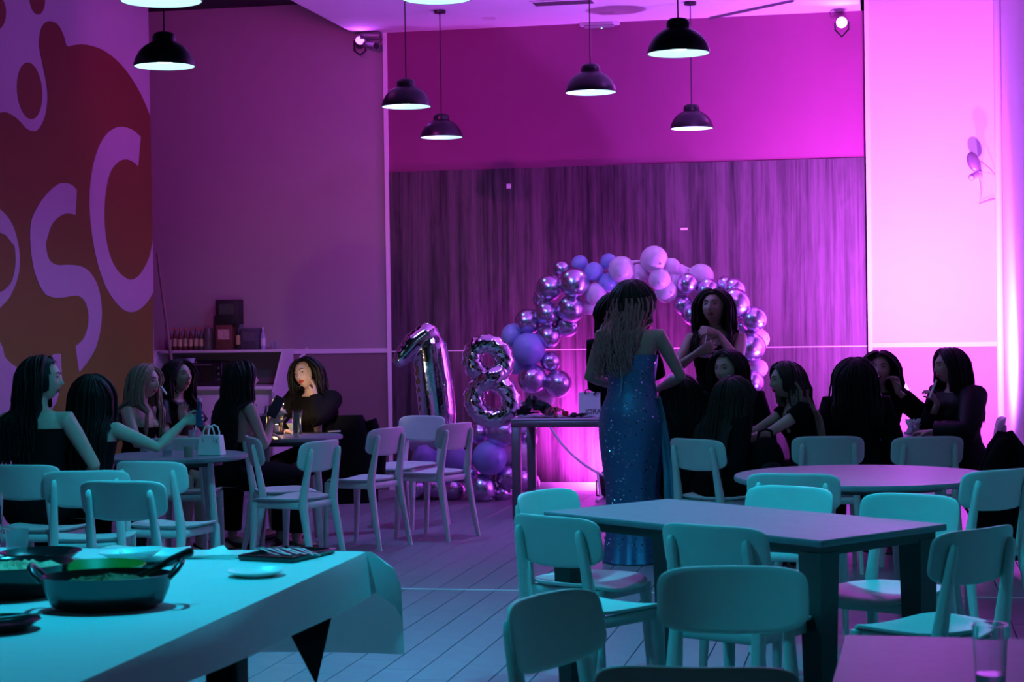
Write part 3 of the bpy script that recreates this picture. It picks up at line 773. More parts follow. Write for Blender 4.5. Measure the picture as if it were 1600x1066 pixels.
# upturned glass and dark plate with cutlery in the left foreground
p = at_z(27, 878, ZT)
tumbler(p, .036, .10, 'clear glass standing behind the black bowl', m_water, .2, m_plastic)
p = at_z(-8, 850, ZT)
tumbler(p, .03, .17, 'tall glass cut by the left edge of the buffet', None, .2, m_glass)
plate(-2, 985, .10, 'shiny dark plate with a spoon at the lower left edge', m_gloss_black, deep=.022)
p = at_z(-2, 985, ZT)
sp = empty('spoon', 'steel spoon lying across the dark plate at lower left', 'spoon', tuple(p + V3((0, 0, .024))), .5)
MB().tube([(-.09, 0, 0), (0, 0, .003), (.10, .0, .006)], [.004, .0035, .0045], 8, flat=.5, round_end=True).build('handle', m_fork, sp)
MB().ell((-.10, 0, .001), (.03, .02, .006)).build('spoon_bowl', m_fork, sp)
# ------------------------------------------------------------------ balloons
m_chrome = mat('chrome_lilac_latex', (0.62, 0.55, 0.74), .27, metal=1.0, nz=.05, nscale=8)
m_bblue = mat('blue_latex', (0.30, 0.36, 0.72), .28, nz=.03)
m_bpink = mat('pale_pink_latex', (0.80, 0.62, 0.78), .30, nz=.03)
def balloon_mesh(name, mt):
    b = MB(); prof = []
    for i in range(15):
        th = PI * i / 14
        z = math.cos(th); r = math.sin(th) * (1 - .10 * max(0, -z) ** 1.5)
        prof.append((max(r, .02), z * (1.0 if z > 0 else 1.08)))
    b.lathe(list(reversed(prof)), 26); return b.mesh(name, mt, angle=80)
bal = {k_: balloon_mesh('balloon', m_) for k_, m_ in (('c', m_chrome), ('b', m_bblue), ('p', m_bpink))}
kn = {}
for k_, m_ in (('c', m_chrome), ('b', m_bblue), ('p', m_bpink)):
    kn[k_] = MB().lathe([(.03, -1.05), (.05, -1.09), (.035, -1.12), (.09, -1.17), (.08, -1.19), (.02, -1.18)], 10).mesh('knot', m_)
ORD = ['first', 'second', 'third', 'fourth', 'fifth', 'sixth', 'seventh', 'eighth', 'ninth', 'tenth', 'eleventh', 'twelfth', 'thirteenth', 'fourteenth', 'fifteenth', 'sixteenth', 'seventeenth', 'eighteenth', 'nineteenth', 'twentieth', 'twenty-first']
BAL = [ # px, py, r, type, depth offset, region
 (859, 450, 19, 'c', 0, 'L'), (849, 467, 15, 'c', .13, 'L'), (898, 442, 22, 'c', -.08, 'L'), (878, 421, 13, 'c', .12, 'L'), (892, 483, 20, 'c', -.06, 'L'), (855, 490, 18, 'c', -.03, 'L'),
 (825, 503, 19, 'c', .05, 'L'), (886, 509, 17, 'c', .05, 'L'), (857, 525, 18, 'c', 0, 'L'), (802, 524, 17, 'b', .08, 'L'), (826, 546, 24, 'b', -.05, 'L'), (809, 567, 17, 'b', .1, 'L'),
 (860, 565, 15, 'c', .02, 'L'), (832, 592, 21, 'c', -.06, 'L'), (872, 600, 20, 'c', 0, 'L'), (834, 618, 13, 'p', .1, 'L'), (808, 640, 15, 'p', .1, 'L'), (852, 622, 14, 'p', .12, 'L'),
 (906, 412, 12, 'b', .1, 'T'), (928, 425, 14, 'b', 0, 'T'), (951, 409, 12, 'b', .1, 'T'), (930, 459, 16, 'p', -.02, 'T'), (921, 479, 12, 'p', .06, 'T'), (950, 442, 14, 'b', 0, 'T'), (971, 421, 19, 'p', -.06, 'T'),
 (969, 450, 14, 'p', .05, 'T'), (1000, 427, 14, 'p', 0, 'T'), (1022, 406, 20, 'p', -.03, 'T'), (1049, 418, 13.5, 'p', 0, 'T'), (1062, 427, 13, 'p', .06, 'T'), (1031, 437, 16, 'p', -.08, 'T'), (1051, 440, 14, 'p', .0, 'T'),
 (1041, 456, 16.5, 'p', -.03, 'T'), (1095, 433, 19, 'p', .08, 'T'), (1062, 461, 11, 'p', .06, 'T'),
 (1074, 443, 15, 'c', -.05, 'R'), (1105, 452, 16, 'c', 0, 'R'), (1069, 477, 15, 'c', 0, 'R'), (1084, 490, 18, 'c', -.05, 'R'), (1133, 447, 14, 'c', .1, 'R'), (1148, 474, 22, 'c', -.05, 'R'), (1146, 453, 18, 'c', .08, 'R'),
 (1178, 499, 19, 'c', -.02, 'R'), (1163, 510, 13, 'c', .06, 'R'), (1174, 543, 21, 'c', -.04, 'R'), (1186, 530, 15, 'p', .08, 'R'), (1186, 576, 13, 'p', .06, 'R'), (1174, 598, 18.5, 'c', -.03, 'R'), (1180, 620, 12, 'p', .06, 'R'),
 (1186, 651, 17, 'c', 0, 'R'), (1160, 640, 15, 'c', .05, 'R'), (1172, 680, 16, 'c', .06, 'R'),
 (749, 677, 16, 'c', .03, 'F'), (784, 675, 23, 'c', -.1, 'F'), (765, 716, 25, 'b', -.12, 'F'), (817, 713, 19, 'p', .05, 'F'), (793, 712, 13, 'p', .05, 'F'), (818, 662, 20, 'p', .16, 'F'), (825, 686, 14, 'c', .08, 'F'),
 (752, 764, 22, 'c', -.1, 'F'), (793, 745, 18, 'c', 0, 'F'), (811, 748, 19, 'c', .03, 'F'), (828, 755, 15, 'c', .1, 'F'), (709, 766, 17, 'c', -.03, 'F'), (714, 721, 20, 'b', .02, 'F'), (665, 716, 19, 'b', 0, 'F'),
 (652, 692, 14, 'c', .05, 'F'), (678, 690, 15, 'c', .08, 'F'), (654, 764, 15, 'c', 0, 'F'), (678, 763, 18, 'c', 0, 'F'), (711, 690, 17, 'c', .08, 'F'), (735, 742, 15, 'c', .1, 'F'), (785, 772, 13, 'c', .0, 'F')]
TNAME = {'c': 'shiny chrome lilac balloon', 'b': 'matt blue-lavender balloon', 'p': 'pale pink balloon'}
RNAME = {'L': 'on the left limb of the arch', 'T': 'on the crown of the arch', 'R': 'on the right limb of the arch', 'F': 'in the floor cluster under the foil numbers'}
cnt = {}
for key in sorted(set((b_[3], b_[5]) for b_ in BAL)):
    grp = [b_ for b_ in BAL if (b_[3], b_[5]) == key]
    vert = key[1] in 'LR'
    grp.sort(key=lambda b_: b_[1] if vert else b_[0])
    for i, (px, py, r, ty, dd, rg) in enumerate(grp):
        dep = 15.25 + dd - (.203 * (px - 1000) / F_PX * 15.25)
        p = at_d(px, py, dep); rr_ = r * 1.1 * dep / F_PX
        o = empty('balloon', '%s %s, %s from the %s' % (TNAME[ty], RNAME[rg], ORD[i], 'top' if vert else 'left'), 'balloon', tuple(p), 0, {'L': 'arch balloons', 'T': 'arch balloons', 'R': 'arch balloons', 'F': 'floor balloons'}[rg])
        rg_ = random.Random(px * 31 + py)
        o.scale = (rr_, rr_, rr_); o.rotation_euler = (rg_.uniform(-.5, .5) + PI * .45, rg_.uniform(-.6, .6), rg_.uniform(-.8, .8) + PI)
        link('body', bal[ty], o); link('knot', kn[ty], o)
# hoop that carries the arch
m_hoop = mat('white_metal_hoop', (0.8, 0.78, 0.8), .4, nz=.02)
hc = at_d(1010, 583, 15.33)
t = empty('balloon_hoop', 'thin white metal hoop stand inside the balloon arch', 'stand', (hc.x, hc.y, 0))
hr = .925; hz = hc.z
MB().tube([U * (hr * math.cos(a)) + Z * (hz + hr * math.sin(a)) for a in [2 * PI * i / 96 for i in range(96)]], .012, 8, closed=True).build('hoop', m_hoop, t)
for s_ in (-1, 1):
    b = MB(); x_ = s_ * .42; zz = hz - math.sqrt(hr * hr - x_ * x_)
    b.tube([U * x_ + Z * zz, U * (x_ - .03 * s_) - V * .04 + Z * .012], .010, 8)
    b.build('support', m_hoop, t)
    MB().tube([U * (x_ - .03 * s_ ) - V * .26 + Z * .012, U * (x_ - .03 * s_) + V * .2 + Z * .012], .011, 8).build('foot', m_hoop, t)

# foil numbers
m_foil = mat('silver_foil', (0.72, 0.70, 0.76), .07, metal=1.0, nz=.02, bump=.25, bscale=14)
def remeshed(mb, voxel, smooth_it=4, ratio=None, fac=.5):
    me = mb.mesh('tmp', m_foil, smooth=False); o = bpy.data.objects.new('tmp', me); COL.objects.link(o)
    md = o.modifiers.new('r', 'REMESH'); md.mode = 'VOXEL'; md.voxel_size = voxel
    if smooth_it:
        sm = o.modifiers.new('s', 'SMOOTH'); sm.iterations = smooth_it; sm.factor = fac
    if ratio:
        dc = o.modifiers.new('d', 'DECIMATE'); dc.ratio = ratio
    dg = bpy.context.evaluated_depsgraph_get(); dg.update()
    res = bpy.data.meshes.new_from_object(o.evaluated_get(dg), depsgraph=dg)
    bpy.data.objects.remove(o); bpy.data.meshes.remove(me)
    res.materials.clear()
    res.polygons.foreach_set('use_smooth', [True] * len(res.polygons)); res.update()
    return res
# 8: one inflated tube that crosses itself, with crimped seams
p8 = at_d(766, 594, 14.55)
t = empty('foil_number_balloon', 'silver foil number 8 balloon with crinkled seams', 'balloon', tuple(p8), .0, 'foil number balloons')
b = MB(); NT = 150; NP = 26; rings = []
_p8 = []
for (cz, rr8, sg) in ((.158, .128, -1), (-.160, .146, 1)):
    be = math.degrees(math.acos(min(.95, rr8 / abs(cz)))) + 8
    arc = [V3((rr8 * math.sin(R(be + (360 - 2 * be) * q / 40)), 0, cz + sg * rr8 * math.cos(R(be + (360 - 2 * be) * q / 40)))) for q in range(41)]
    _p8.append(arc)
def _bridge(p, q, y): return [p.lerp(q, f_) + V3((0, y * math.sin(PI * f_), 0)) for f_ in [k8 / 10 for k8 in range(1, 10)]]
_path8 = _p8[0] + _bridge(_p8[0][-1], _p8[1][0], .055) + _p8[1] + _bridge(_p8[1][-1], _p8[0][0], -.055)
for _ in range(6): _path8 = [(_path8[q - 1] + _path8[q] * 2 + _path8[(q + 1) % len(_path8)]) / 4 for q in range(len(_path8))]
def c8(a):
    t_ = (a / (2 * PI)) % 1.0 * len(_path8); q = int(t_); f_ = t_ - q
    p_ = _path8[q % len(_path8)].lerp(_path8[(q + 1) % len(_path8)], f_)
    return V3((p_.x - p_.z * .09, p_.y, p_.z))
for i in range(NT):
    a = 2 * PI * i / NT; c = c8(a); tg = (c8(a + .02) - c8(a - .02)).normalized()
    n1 = V3((0, 1, 0)); n1 = (n1 - tg * n1.dot(tg)).normalized(); n2 = tg.cross(n1)
    ring = []
    for k_ in range(NP):
        ph = 2 * PI * k_ / NP
        seam = math.exp(-((abs(math.sin(ph)) - 1) / .10) ** 2)   # in-plane edges
        cr_ = seam * .0055 * math.sin(i * 1.35 + (k_ > NP / 2) * 1.7) + seam * .0035 * math.sin(i * 2.9)
        rr_ = .080 + cr_ + .003 * math.sin(i * .9 + k_)
        ring.append(c + n1 * (math.cos(ph) * rr_ * .92) + n2 * (math.sin(ph) * rr_))
    rings.append(ring)
o0 = len(b.v)
for r_ in rings: b.v += [tuple(q) for q in r_]
for i in range(NT):
    for k_ in range(NP):
        j = (i + 1) % NT; l_ = (k_ + 1) % NP
        b.f.append((o0 + i * NP + k_, o0 + i * NP + l_, o0 + j * NP + l_, o0 + j * NP + k_)); b.mi.append(0)
b.build('foil_body', m_foil, t, angle=60)
MB().lathe([(.012, -.41), (.02, -.37), (.035, -.33)], 10).build('filling_neck', m_foil, t)
# 1: stem with a flag, softly inflated
p1 = at_d(672, 590, 14.75)
t = empty('foil_number_balloon', 'silver foil number 1 balloon behind the cream chair', 'balloon', tuple(p1), .35, 'foil number balloons')
b = MB()
b.tube([(.07, 0, -.46), (.06, 0, -.30), (.04, 0, -.10), (.015, 0, .12), (.0, 0, .26), (-.01, 0, .34)], [.13, .155, .155, .15, .14, .10], 22, flat=.72, up=(1, 0, 0), round_end=True)
b.tube([(-.02, 0, .34), (-.13, 0, .27), (-.24, 0, .15)], [.10, .095, .07], 20, flat=.8, up=(0, 0, 1), round_end=True)
b.tube([(-.16, 0, -.46), (.06, 0, -.44), (.28, 0, -.47)], [.07, .09, .07], 20, flat=.9, round_end=True)
me = remeshed(b, .011, 5)
me.materials.append(m_foil)
for v_ in me.vertices:
    c_ = v_.co; s_ = math.exp(-(c_.y / .03) ** 2)
    c_ += c_.normalized() * (.005 * s_ * math.sin(c_.z * 95 + c_.x * 60))
link('foil_body', me, t)
b = MB(); b.tube([(.17, 0, -.43), (.20, -.02, -.40), (.235, -.01, -.42)], [.02, .012, .02], 8, flat=.4); b.build('filling_neck', m_foil, t)

# ------------------------------------------------------------------ gift table
m_gframe = mat('grey_metal_frame', (0.20, 0.18, 0.20), .4, metal=.6, nz=.05)
m_gtop = mat('grey_table_board', (0.35, 0.34, 0.38), .35, nz=.06)
ZG = .757
g0 = at_z(798, 655, ZG); GLN, GD = 1.28, .66
def GP(a, b_, z=0.0): return V3((g0.x, g0.y, 0)) + U * a + V * b_ + Z * z
gc = GP(GLN / 2, GD / 2)
t = empty('gift_table', 'grey metal framed table with gifts in front of the arch', 'table', tuple(gc), -TH)
MB().box((0, 0, ZG - .008), (GLN / 2, GD / 2, .008), bev=.002).build('tabletop', m_gtop, t)
b = MB()
for sy_ in (-1, 1): b.box((0, sy_ * (GD / 2 - .02), ZG - .04), (GLN / 2 - .002, .02, .023), bev=.003)
for sx_ in (-1, 1): b.box((sx_ * (GLN / 2 - .022), 0, ZG - .04), (.02, GD / 2 - .04, .023), bev=.003)
b.build('apron', m_gframe, t)
for sx_ in (-1, 1):
    for sy_ in (-1, 1):
        MB().box((sx_ * (GLN / 2 - .035), sy_ * (GD / 2 - .03), (ZG - .063) / 2), (.033, .028, (ZG - .063) / 2), bev=.003).build('leg', m_gframe, t)
# boxes, bag, bouquet, tissue
m_box = mat('white_gift_card', (0.72, 0.78, 0.80), .55, nz=.03)
def text_mesh(s_, size, mt, name, parent, mw):
    cu = bpy.data.curves.new('txt', 'FONT'); cu.body = s_; cu.size = size; cu.extrude = .0008; cu.align_x = 'CENTER'
    o = bpy.data.objects.new('txt', cu); COL.objects.link(o); dg = bpy.context.evaluated_depsgraph_get(); dg.update()
    me = bpy.data.meshes.new_from_object(o.evaluated_get(dg), depsgraph=dg); bpy.data.objects.remove(o); bpy.data.curves.remove(cu)
    me.materials.clear(); me.materials.append(mt)
    ob = link(name, me, parent); ob.matrix_local = mw; return ob
m_ink = mat('black_ink', (0.015, 0.013, 0.02), .5, nz=.02)
p = at_d(925, 652, 14.05); p.z = ZG
t = empty('gift_bag', 'white gift bag with black lettering JORA on the gift table', 'bag', tuple(p), -TH)
b = MB(); b.loft([[V3((x * (.095 + .0 * z), y * .045 * (1 - z * 1.2), z)) for x, y in ((-1, -1), (1, -1), (1, 1), (-1, 1))] for z in (0, .10, .185)], True, False)
b.build('bag_body', m_box, t, smooth=False)
b = MB(); b.tube([(-.045, -.04, .18), (-.038, -.045, .205), (-.01, -.05, .21)], .005, 6); b.build('handle', m_ink, t)
b = MB(); b.tube([(.02, -.04, .17), (.05, -.045, .20), (.07, -.04, .212)], .006, 6); b.build('handle', m_ink, t)
text_mesh('JORA', .052, m_ink, 'lettering', t, Matrix.Translation((.018, -.0465, .025)) @ Matrix.Rotation(R(85), 4, 'X'))
p = at_d(938, 650, 14.3); p.z = ZG
t = empty('gift_box', 'tall pale gift box behind the lettered bag', 'box', tuple(p), -TH)
MB().box((0, 0, .12), (.055, .055, .12), bev=.003).build('box_body', m_box, t)
MB().box((0, 0, .27), (.058, .058, .03), bev=.003).build('lid', m_box, t)
m_teal = mat('teal_paper', (0.25, 0.62, 0.62), .5, nz=.03)
p = at_d(1053, 648, 13.95); p.z = ZG
t = empty('gift_bag', 'turquoise paper gift bag with handles right of the gown', 'bag', tuple(p), .65)
b = MB(); b.loft([[V3((x * .075, y * .04, z)) for x, y in ((-1, -1), (1, -1), (1, 1), (-1, 1))] for z in (0, .12, .24)], True, False); b.build('bag_body', m_teal, t, smooth=False)
for y_ in (-.041, .041):
    MB().tube([(-.03, y_, .22), (-.028, y_, .28), (-.012, y_, .315), (.012, y_, .315), (.028, y_, .28), (.03, y_, .22)], .004, 6).build('handle', m_teal, t)
m_leafd = mat('dark_leaf', (0.012, 0.022, 0.022), .45, nz=.2)
m_rose = mat('red_rose', (0.45, 0.015, 0.02), .55, nz=.1)
m_tissue = mat('clear_wrap', (0.75, 0.78, 0.85), .18, trans=.55, ior=1.2, nz=.03)
p = at_d(838, 650, 14.12); p.z = ZG
t = empty('bouquet', 'dark leafy bouquet in clear wrap lying on the gift table', 'bouquet', tuple(p), -TH)
rb = random.Random(11)
for k_ in range(22):
    a = rb.uniform(-.13, .12); hgt = .03 + .11 * (1 - abs(a) / .14) * rb.uniform(.4, 1.1)
    c = V3((a, rb.uniform(-.05, .05), hgt)); d = V3((rb.uniform(-1, 1), rb.uniform(-.6, .6), rb.uniform(-.3, 1))).normalized()
    s_ = d.cross(V3((rb.uniform(-1, 1), 1, rb.uniform(-1, 1)))).normalized(); n_ = d.cross(s_)
    L_ = rb.uniform(.045, .07); b = MB()
    pts = [(-1, 0), (-.5, .42), (.1, .5), (.7, .28), (1, 0), (.7, -.28), (.1, -.5), (-.5, -.42)]
    up_ = [c + d * (x * L_) + s_ * (y * L_) + n_ * (.010 * (1 - x * x)) for x, y in pts]; dn = [q - n_ * .0012 for q in up_]
    b.add(up_ + dn, [tuple(range(8)), tuple(range(15, 7, -1))] + [(i, 8 + i, 8 + (i + 1) % 8, (i + 1) % 8) for i in range(8)]); b.build('leaf', m_leafd, t)
for k_ in range(5):
    MB().tube([(.05 - .03 * k_, .0, .04), (-.03 - .03 * k_, .01, .03), (-.16, .02 * k_ - .04, .012)], .004, 6).build('stem', m_leafd, t)
def rose(p, r, label, mt):
    t = empty('rose', label, 'flower', tuple(p), 0, 'flowers on the gift table')
    MB().ell((0, 0, r), (r * .55, r * .55, r * .8)).build('bud', mt, t)
    for k_ in range(7):
        a = k_ * 2.4; q = V3((math.cos(a), math.sin(a), 0)); s_ = V3((-q.y, q.x, 0)); rr_ = r * (.62 + .05 * k_)
        b = MB(); rows = []
        for i in range(5):
            f_ = i / 4; rows.append([q * (rr_ * (.55 + .5 * math.sin(f_ * 1.9))) + s_ * (w_ * r * .62 * math.sin(.5 + f_ * 2.0)) + Z * (r * (.25 + 1.45 * f_ - .12 * w_ * w_)) for w_ in (-1, -.4, .4, 1)])
        b.loft(rows, False, False, closed=False); b.build('petal', mt, t)
    MB().tube([(0, 0, r * .3), (.02, -.03, r * .15), (.06, -.07, r * .12)], .004, 6).build('stem', m_leafd, t)
p = at_d(883, 652, 14.0); p.z = ZG + .005; rose(p, .026, 'small red rose lying on the gift table', m_rose)
m_ribbon = mat('red_striped_ribbon', (0.5, 0.08, 0.12), .4, nz=.5, nscale=90)
p = at_d(868, 654, 13.98); p.z = ZG
t = empty('ribbon_bow', 'red and white curled ribbon bow beside the bouquet', 'bow', tuple(p), 0)
for k_ in range(6):
    a = k_ * 1.05; b = MB()
    b.tube([(0, 0, .03), (math.cos(a) * .03, math.sin(a) * .02, .07 + .015 * (k_ % 2)), (math.cos(a) * .06, math.sin(a) * .03, .055), (math.cos(a) * .07, math.sin(a) * .03, .02 + .02 * (k_ % 3))], [.004, .007, .007, .003], 6, flat=.25); b.build('loop', m_ribbon, t)
MB().ell((0, 0, .02), (.018, .014, .02)).build('knot', m_ribbon, t)
p = at_d(903, 653, 13.95); p.z = ZG
t = empty('hair_clip', 'black claw-like object lying in front of the white bag', 'accessory', tuple(p), 0)
MB().ell((-.03, 0, .022), (.028, .02, .02)).build('grip', m_ink, t)
for k_ in range(3): MB().tube([(-.01, -.01 + .01 * k_, .022), (.03, -.012 + .012 * k_, .03 - .01 * k_), (.075, -.015 + .015 * k_, .032 - .012 * k_)], [.007, .006, .002], 6).build('prong', m_ink, t)
# crumpled wrap sheet
b = MB(); rows = []
for j in range(9):
    row = []
    for i in range(25):
        x = -.30 + .60 * i / 24; y = -.10 + .2 * j / 8
        row.append(V3((x, y, .006 + .022 * abs(mnoise.noise(V3((x * 16, y * 18, 2)))) + .012 * abs(mnoise.noise(V3((x * 40, y * 40, 7)))))))
    rows.append(row)
b.loft(rows, False, False, closed=False)
p = at_d(870, 655, 14.05); p.z = ZG
o = b.build('wrapping_sheet', m_tissue, None, loc=tuple(p)); o.rotation_euler = (0, 0, -TH); tag(o, 'crumpled clear wrapping sheet spread on the gift table', 'wrapping')

# ------------------------------------------------------------------ counter with shelf in the left corner
m_unit = mat('white_laminate_unit', (0.62, 0.62, 0.64), .5, nz=.03)
VB = V_BACK - .02
def on_wall(px, py, back=0.0): return at_plane(px, py, P(0, VB - back), V)
uR = on_wall(458, 600).dot(U); uL = on_wall(246, 600, .25).dot(U)
zS = on_wall(350, 547, .2).z; zW = on_wall(350, 604, .45).z
ucm = (uR + uL) / 2
t = empty('serving_counter', 'white serving counter with upper shelf and slanted side panel', 'counter', tuple(P(ucm, VB, 0)), -TH)
hw_ = (uR - uL) / 2
MB().box((0, -.14, zS - .012), (hw_ - .02, .14, .012), bev=.002).build('shelf', m_unit, t)
MB().box((0, -.28, zW - .015), (hw_ - .02, .28, .015), bev=.002).build('worktop', m_unit, t)
MB().box((0, -.25, (zW - .03) / 2), (hw_ - .02, .25, (zW - .03) / 2)).build('cabinet_body', m_unit, t, smooth=False)
MB().box((0, -.004, (zS + zW) / 2), (hw_ - .02, .004, (zS - zW) / 2 - .012)).build('back_panel', mat('dark_niche_panel', (0.12, 0.12, 0.14), .6, nz=.05), t)
for s_ in (-1, 1):
    b = MB(); b.prism([(0, 0), (-.56, 0), (-.56, zW - .05), (-.26, zS + .004), (0, zS + .004)], (s_ * hw_ - .012, 0, 0), (V3((0, 1, 0)), V3((0, 0, 1)), V3((1, 0, 0))), .02); b.build('side_panel', m_unit, t, smooth=False)
for k_ in range(3):
    x_ = -hw_ + .05 + (2 * hw_ - .1) * (k_ + .5) / 3
    d_ = MB().box((x_, -.506, (zW - .08) / 2 + .02), ((hw_ - .05) / 3 - .006, .006, (zW - .1) / 2), bev=.002).build('door', m_unit, t)
    MB().box((x_ + (hw_ - .05) / 3 - .03, -.518, zW - .22), (.006, .008, .05)).build('handle', m_gframe, d_)
def shelf_pt(px, back, z): q = on_wall(px, 540, back); return P(q.dot(U), VB - back, z)
def bottle(px, h, r, col, label, back=.14, capc=(.5, .05, .04), grp='sauce bottles on the counter shelf', lab=None):
    t = empty('sauce_bottle', label, 'bottle', tuple(shelf_pt(px, back, zS)), random.random(), grp)
    key = '%02d%02d%02d' % tuple(int(c * 99) for c in col)
    MB().lathe([(r * .9, 0), (r, .01), (r, h * .58), (r * .75, h * .7), (r * .38, h * .8), (r * .34, h * .9)], 16).build('bottle_body', mat('bottle_' + key, col, .25, nz=.1), t)
    MB().lathe([(r * .4, h * .88), (r * .36, h)], 12).build('cap', mat('cap_%02d%02d' % (int(capc[0] * 99), int(capc[1] * 99)), capc, .4, nz=.02), t)
    MB().lathe([(r * 1.01, h * .18), (r * 1.01, h * .5)], 16, cap0=False, cap1=False).build('paper_label', mat('pl_%02d' % int((lab or (.5,))[0] * 99), lab or (.5, .42, .22), .6, nz=.2, nscale=60), t)
bcols = [(.11, .02, .015), (.09, .015, .015), (.10, .03, .015), (.10, .025, .015), (.09, .015, .015), (.05, .04, .03), (.06, .07, .05)]
for i, c_ in enumerate(bcols):
    bottle(265 + i * 8.3, .20 + .012 * (i % 2), .021, c_, '%s sauce bottle from the left on the counter shelf' % ORD[i], lab=((.5, .42, .2) if i % 2 == 0 else (.4, .36, .2)))
def crate(px0, px1, z0, h, dep_, col, label, back=.14, name='carton', front=None, cat='box'):
    a = shelf_pt(px0, back, z0); c_ = shelf_pt(px1, back, z0); w_ = (c_ - a).length
    t = empty(name, label, cat, tuple((a + c_) / 2), -TH)
    key = '%02d%02d%02d' % tuple(int(q * 99) for q in col)
    MB().box((0, 0, h / 2), (w_ / 2, dep_, h / 2), bev=.003).build('box_body', mat('carton_' + key, col, .6, nz=.2, nscale=25), t)
    if front: MB().box((0, -dep_ - .001, h * .62), (w_ * .34, .0012, h * .2)).build('print_panel', mat('print_' + key, front, .6, nz=.5, nscale=60), t)
    return t
jr = empty('storage_jar', 'glass storage jar with pale round lid mark on the counter shelf', 'jar', tuple(shelf_pt(326, .13, zS)), 0)
MB().lathe([(.042, 0), (.046, .01), (.046, .16), (.036, .18)], 18).build('jar_body', mat('jar_dark', (.10, .10, .09), .2, nz=.3, nscale=40), jr)
MB().lathe([(.038, .178), (.038, .20)], 18).build('lid', m_gframe, jr)
zc_ = zS
crate(341, 367, zS, .225, .07, (.12, .045, .03), 'brown-red printed carton on the counter shelf', front=(.5, .35, .3))
crate(342, 377, zS + .226, .225, .075, (.018, .022, .018), 'dark box stacked on the brown-red carton', front=(.05, .08, .05))
crate(380, 406, zS, .19, .07, (.06, .06, .08), 'dark grey box to the right of the brown-red carton', front=(.10, .10, .12))
bottle(373, .26, .024, (.02, .02, .03), 'dark bottle between the two cartons on the shelf', back=.17, capc=(.3, .25, .1))
bottle(411, .20, .022, (.35, .35, .55), 'pale blue bottle at the right end of the shelf', capc=(.5, .5, .6), lab=(.6, .6, .7))
for k_, px in enumerate((426, 433)):
    o = MB().lathe([(.016, 0), (.022, .075), (.020, .075), (.015, .004)], 14).build('small_cup', m_plastic, None, loc=tuple(shelf_pt(px, .1, zS)))
    tag(o, ['left of the two small clear cups on the shelf', 'right of the two small clear cups on the shelf'][k_], 'cup', 'small cups on the shelf')
t = empty('countertop_oven', 'dark countertop oven under the counter shelf', 'oven', tuple(P(on_wall(330, 590, .25).dot(U), VB - .25, zW)), -TH)
MB().box((0, 0, .105), (.15, .13, .105), bev=.006).build('oven_body', m_gloss_black, t)
MB().box((-.03, -.132, .11), (.105, .003, .075)).build('oven_door', m_gloss_black, t)
MB().tube([(-.12, -.15, .19), (.06, -.15, .19)], .006, 8).build('handle', m_gframe, t)
for k_ in range(3): MB().lathe([(.012, 0), (.010, .012)], 10).build('knob', m_gframe, t, loc=(.12, -.133, .06 + .05 * k_)).rotation_euler = (PI / 2, 0, 0)
t = empty('water_jug', 'pale blue jug under the left part of the counter shelf', 'jug', tuple(P(on_wall(298, 590, .3).dot(U), VB - .3, zW)), 0)
MB().lathe([(.045, 0), (.055, .02), (.05, .16), (.038, .22), (.045, .25)], 18).build('jug_body', mat('jug_blue', (.35, .45, .55), .2, nz=.05), t)
MB().tube([(.045, 0, .21), (.09, 0, .19), (.09, 0, .09), (.052, 0, .06)], .008, 8).build('handle', MATS['jug_blue'], t)
# pole leaning in the corner
a = on_wall(262, 520, .62); c_ = at_plane(246, 396, P(0, VB - .45), V)
d_ = (a - c_); foot = c_ + d_ * ((c_.z) / (-d_.z)) if d_.z < 0 else a
t = empty('broom_pole', 'thin pole leaning in the corner behind the mural wall', 'pole', tuple(foot))
MB().tube([V3((0, 0, .01)), c_ - foot], .014, 8).build('pole', m_wall_low, t)
MB().box((0, 0, .03), (.05, .03, .03), bev=.006).build('foot', m_gframe, t)

# ------------------------------------------------------------------ devices on walls and ceiling
def device(px, py, label):
    p = at_plane(px, py, P(0, V_BACK - .12), V)
    t = empty('security_camera', label, 'camera', tuple(p), -TH)
    MB().box((0, .05, Z_CEIL - p.z - .035), (.09, .06, .03), bev=.008).build('mount', m_gframe, t)
    MB().tube([(-.03, .03, Z_CEIL - p.z - .06), (-.045, 0, .06), (-.03, -.01, .02)], .008, 8).build('arm', m_gframe, t)
    MB().tube([(-.05, .02, .02), (.07, -.05, -.01)], [.032, .036], 14).build('camera_body', m_gframe, t)
    MB().tube([(.06, -.045, -.008), (.078, -.055, -.013)], [.028, .026], 14).build('lens', m_ink, t)
    MB().tube([(.0, .03, Z_CEIL - p.z - .06), (.08, .02, .10), (.11, .0, .05), (.06, 0, .0)], .004, 6).build('cable', m_ink, t)
device(578, 72, 'small security camera under the ceiling at the wall corner')
pw = at_plane(1524, 272, P(0, V_PIL - .16), V)
t = empty('wall_device', 'white wall-mounted camera with a paddle-shaped shield and dangling cables', 'camera', tuple(pw), -TH)
m_dev = mat('white_device', (0.55, 0.5, 0.55), .4, nz=.03)
MB().ell((-.015, -.02, .10), (.05, .018, .085), 18, 10, (V3((.94, 0, .34)), V3((0, 1, 0)), V3((-.34, 0, .94)))).build('shield', m_gframe, t)
MB().tube([(.03, .12, 0), (.01, .03, -.005), (-.03, -.05, -.03)], [.02, .028, .03], 14, round_end=True).build('camera_body', m_dev, t)
MB().tube([(-.03, -.052, -.03), (-.036, -.07, -.034)], [.026, .024], 14).build('lens', m_ink, t)
MB().tube([(.03, .16, .0), (.03, .10, .0)], [.035, .02], 12).build('wall_mount', m_dev, t)
MB().tube([(.02, .03, -.02), (.04, .1, -.12), (.045, .12, -.20), (.03, .13, -.25), (.12, .13, -.22), (.18, .14, -.205)], .006, 7).build('cable', m_dev, t)
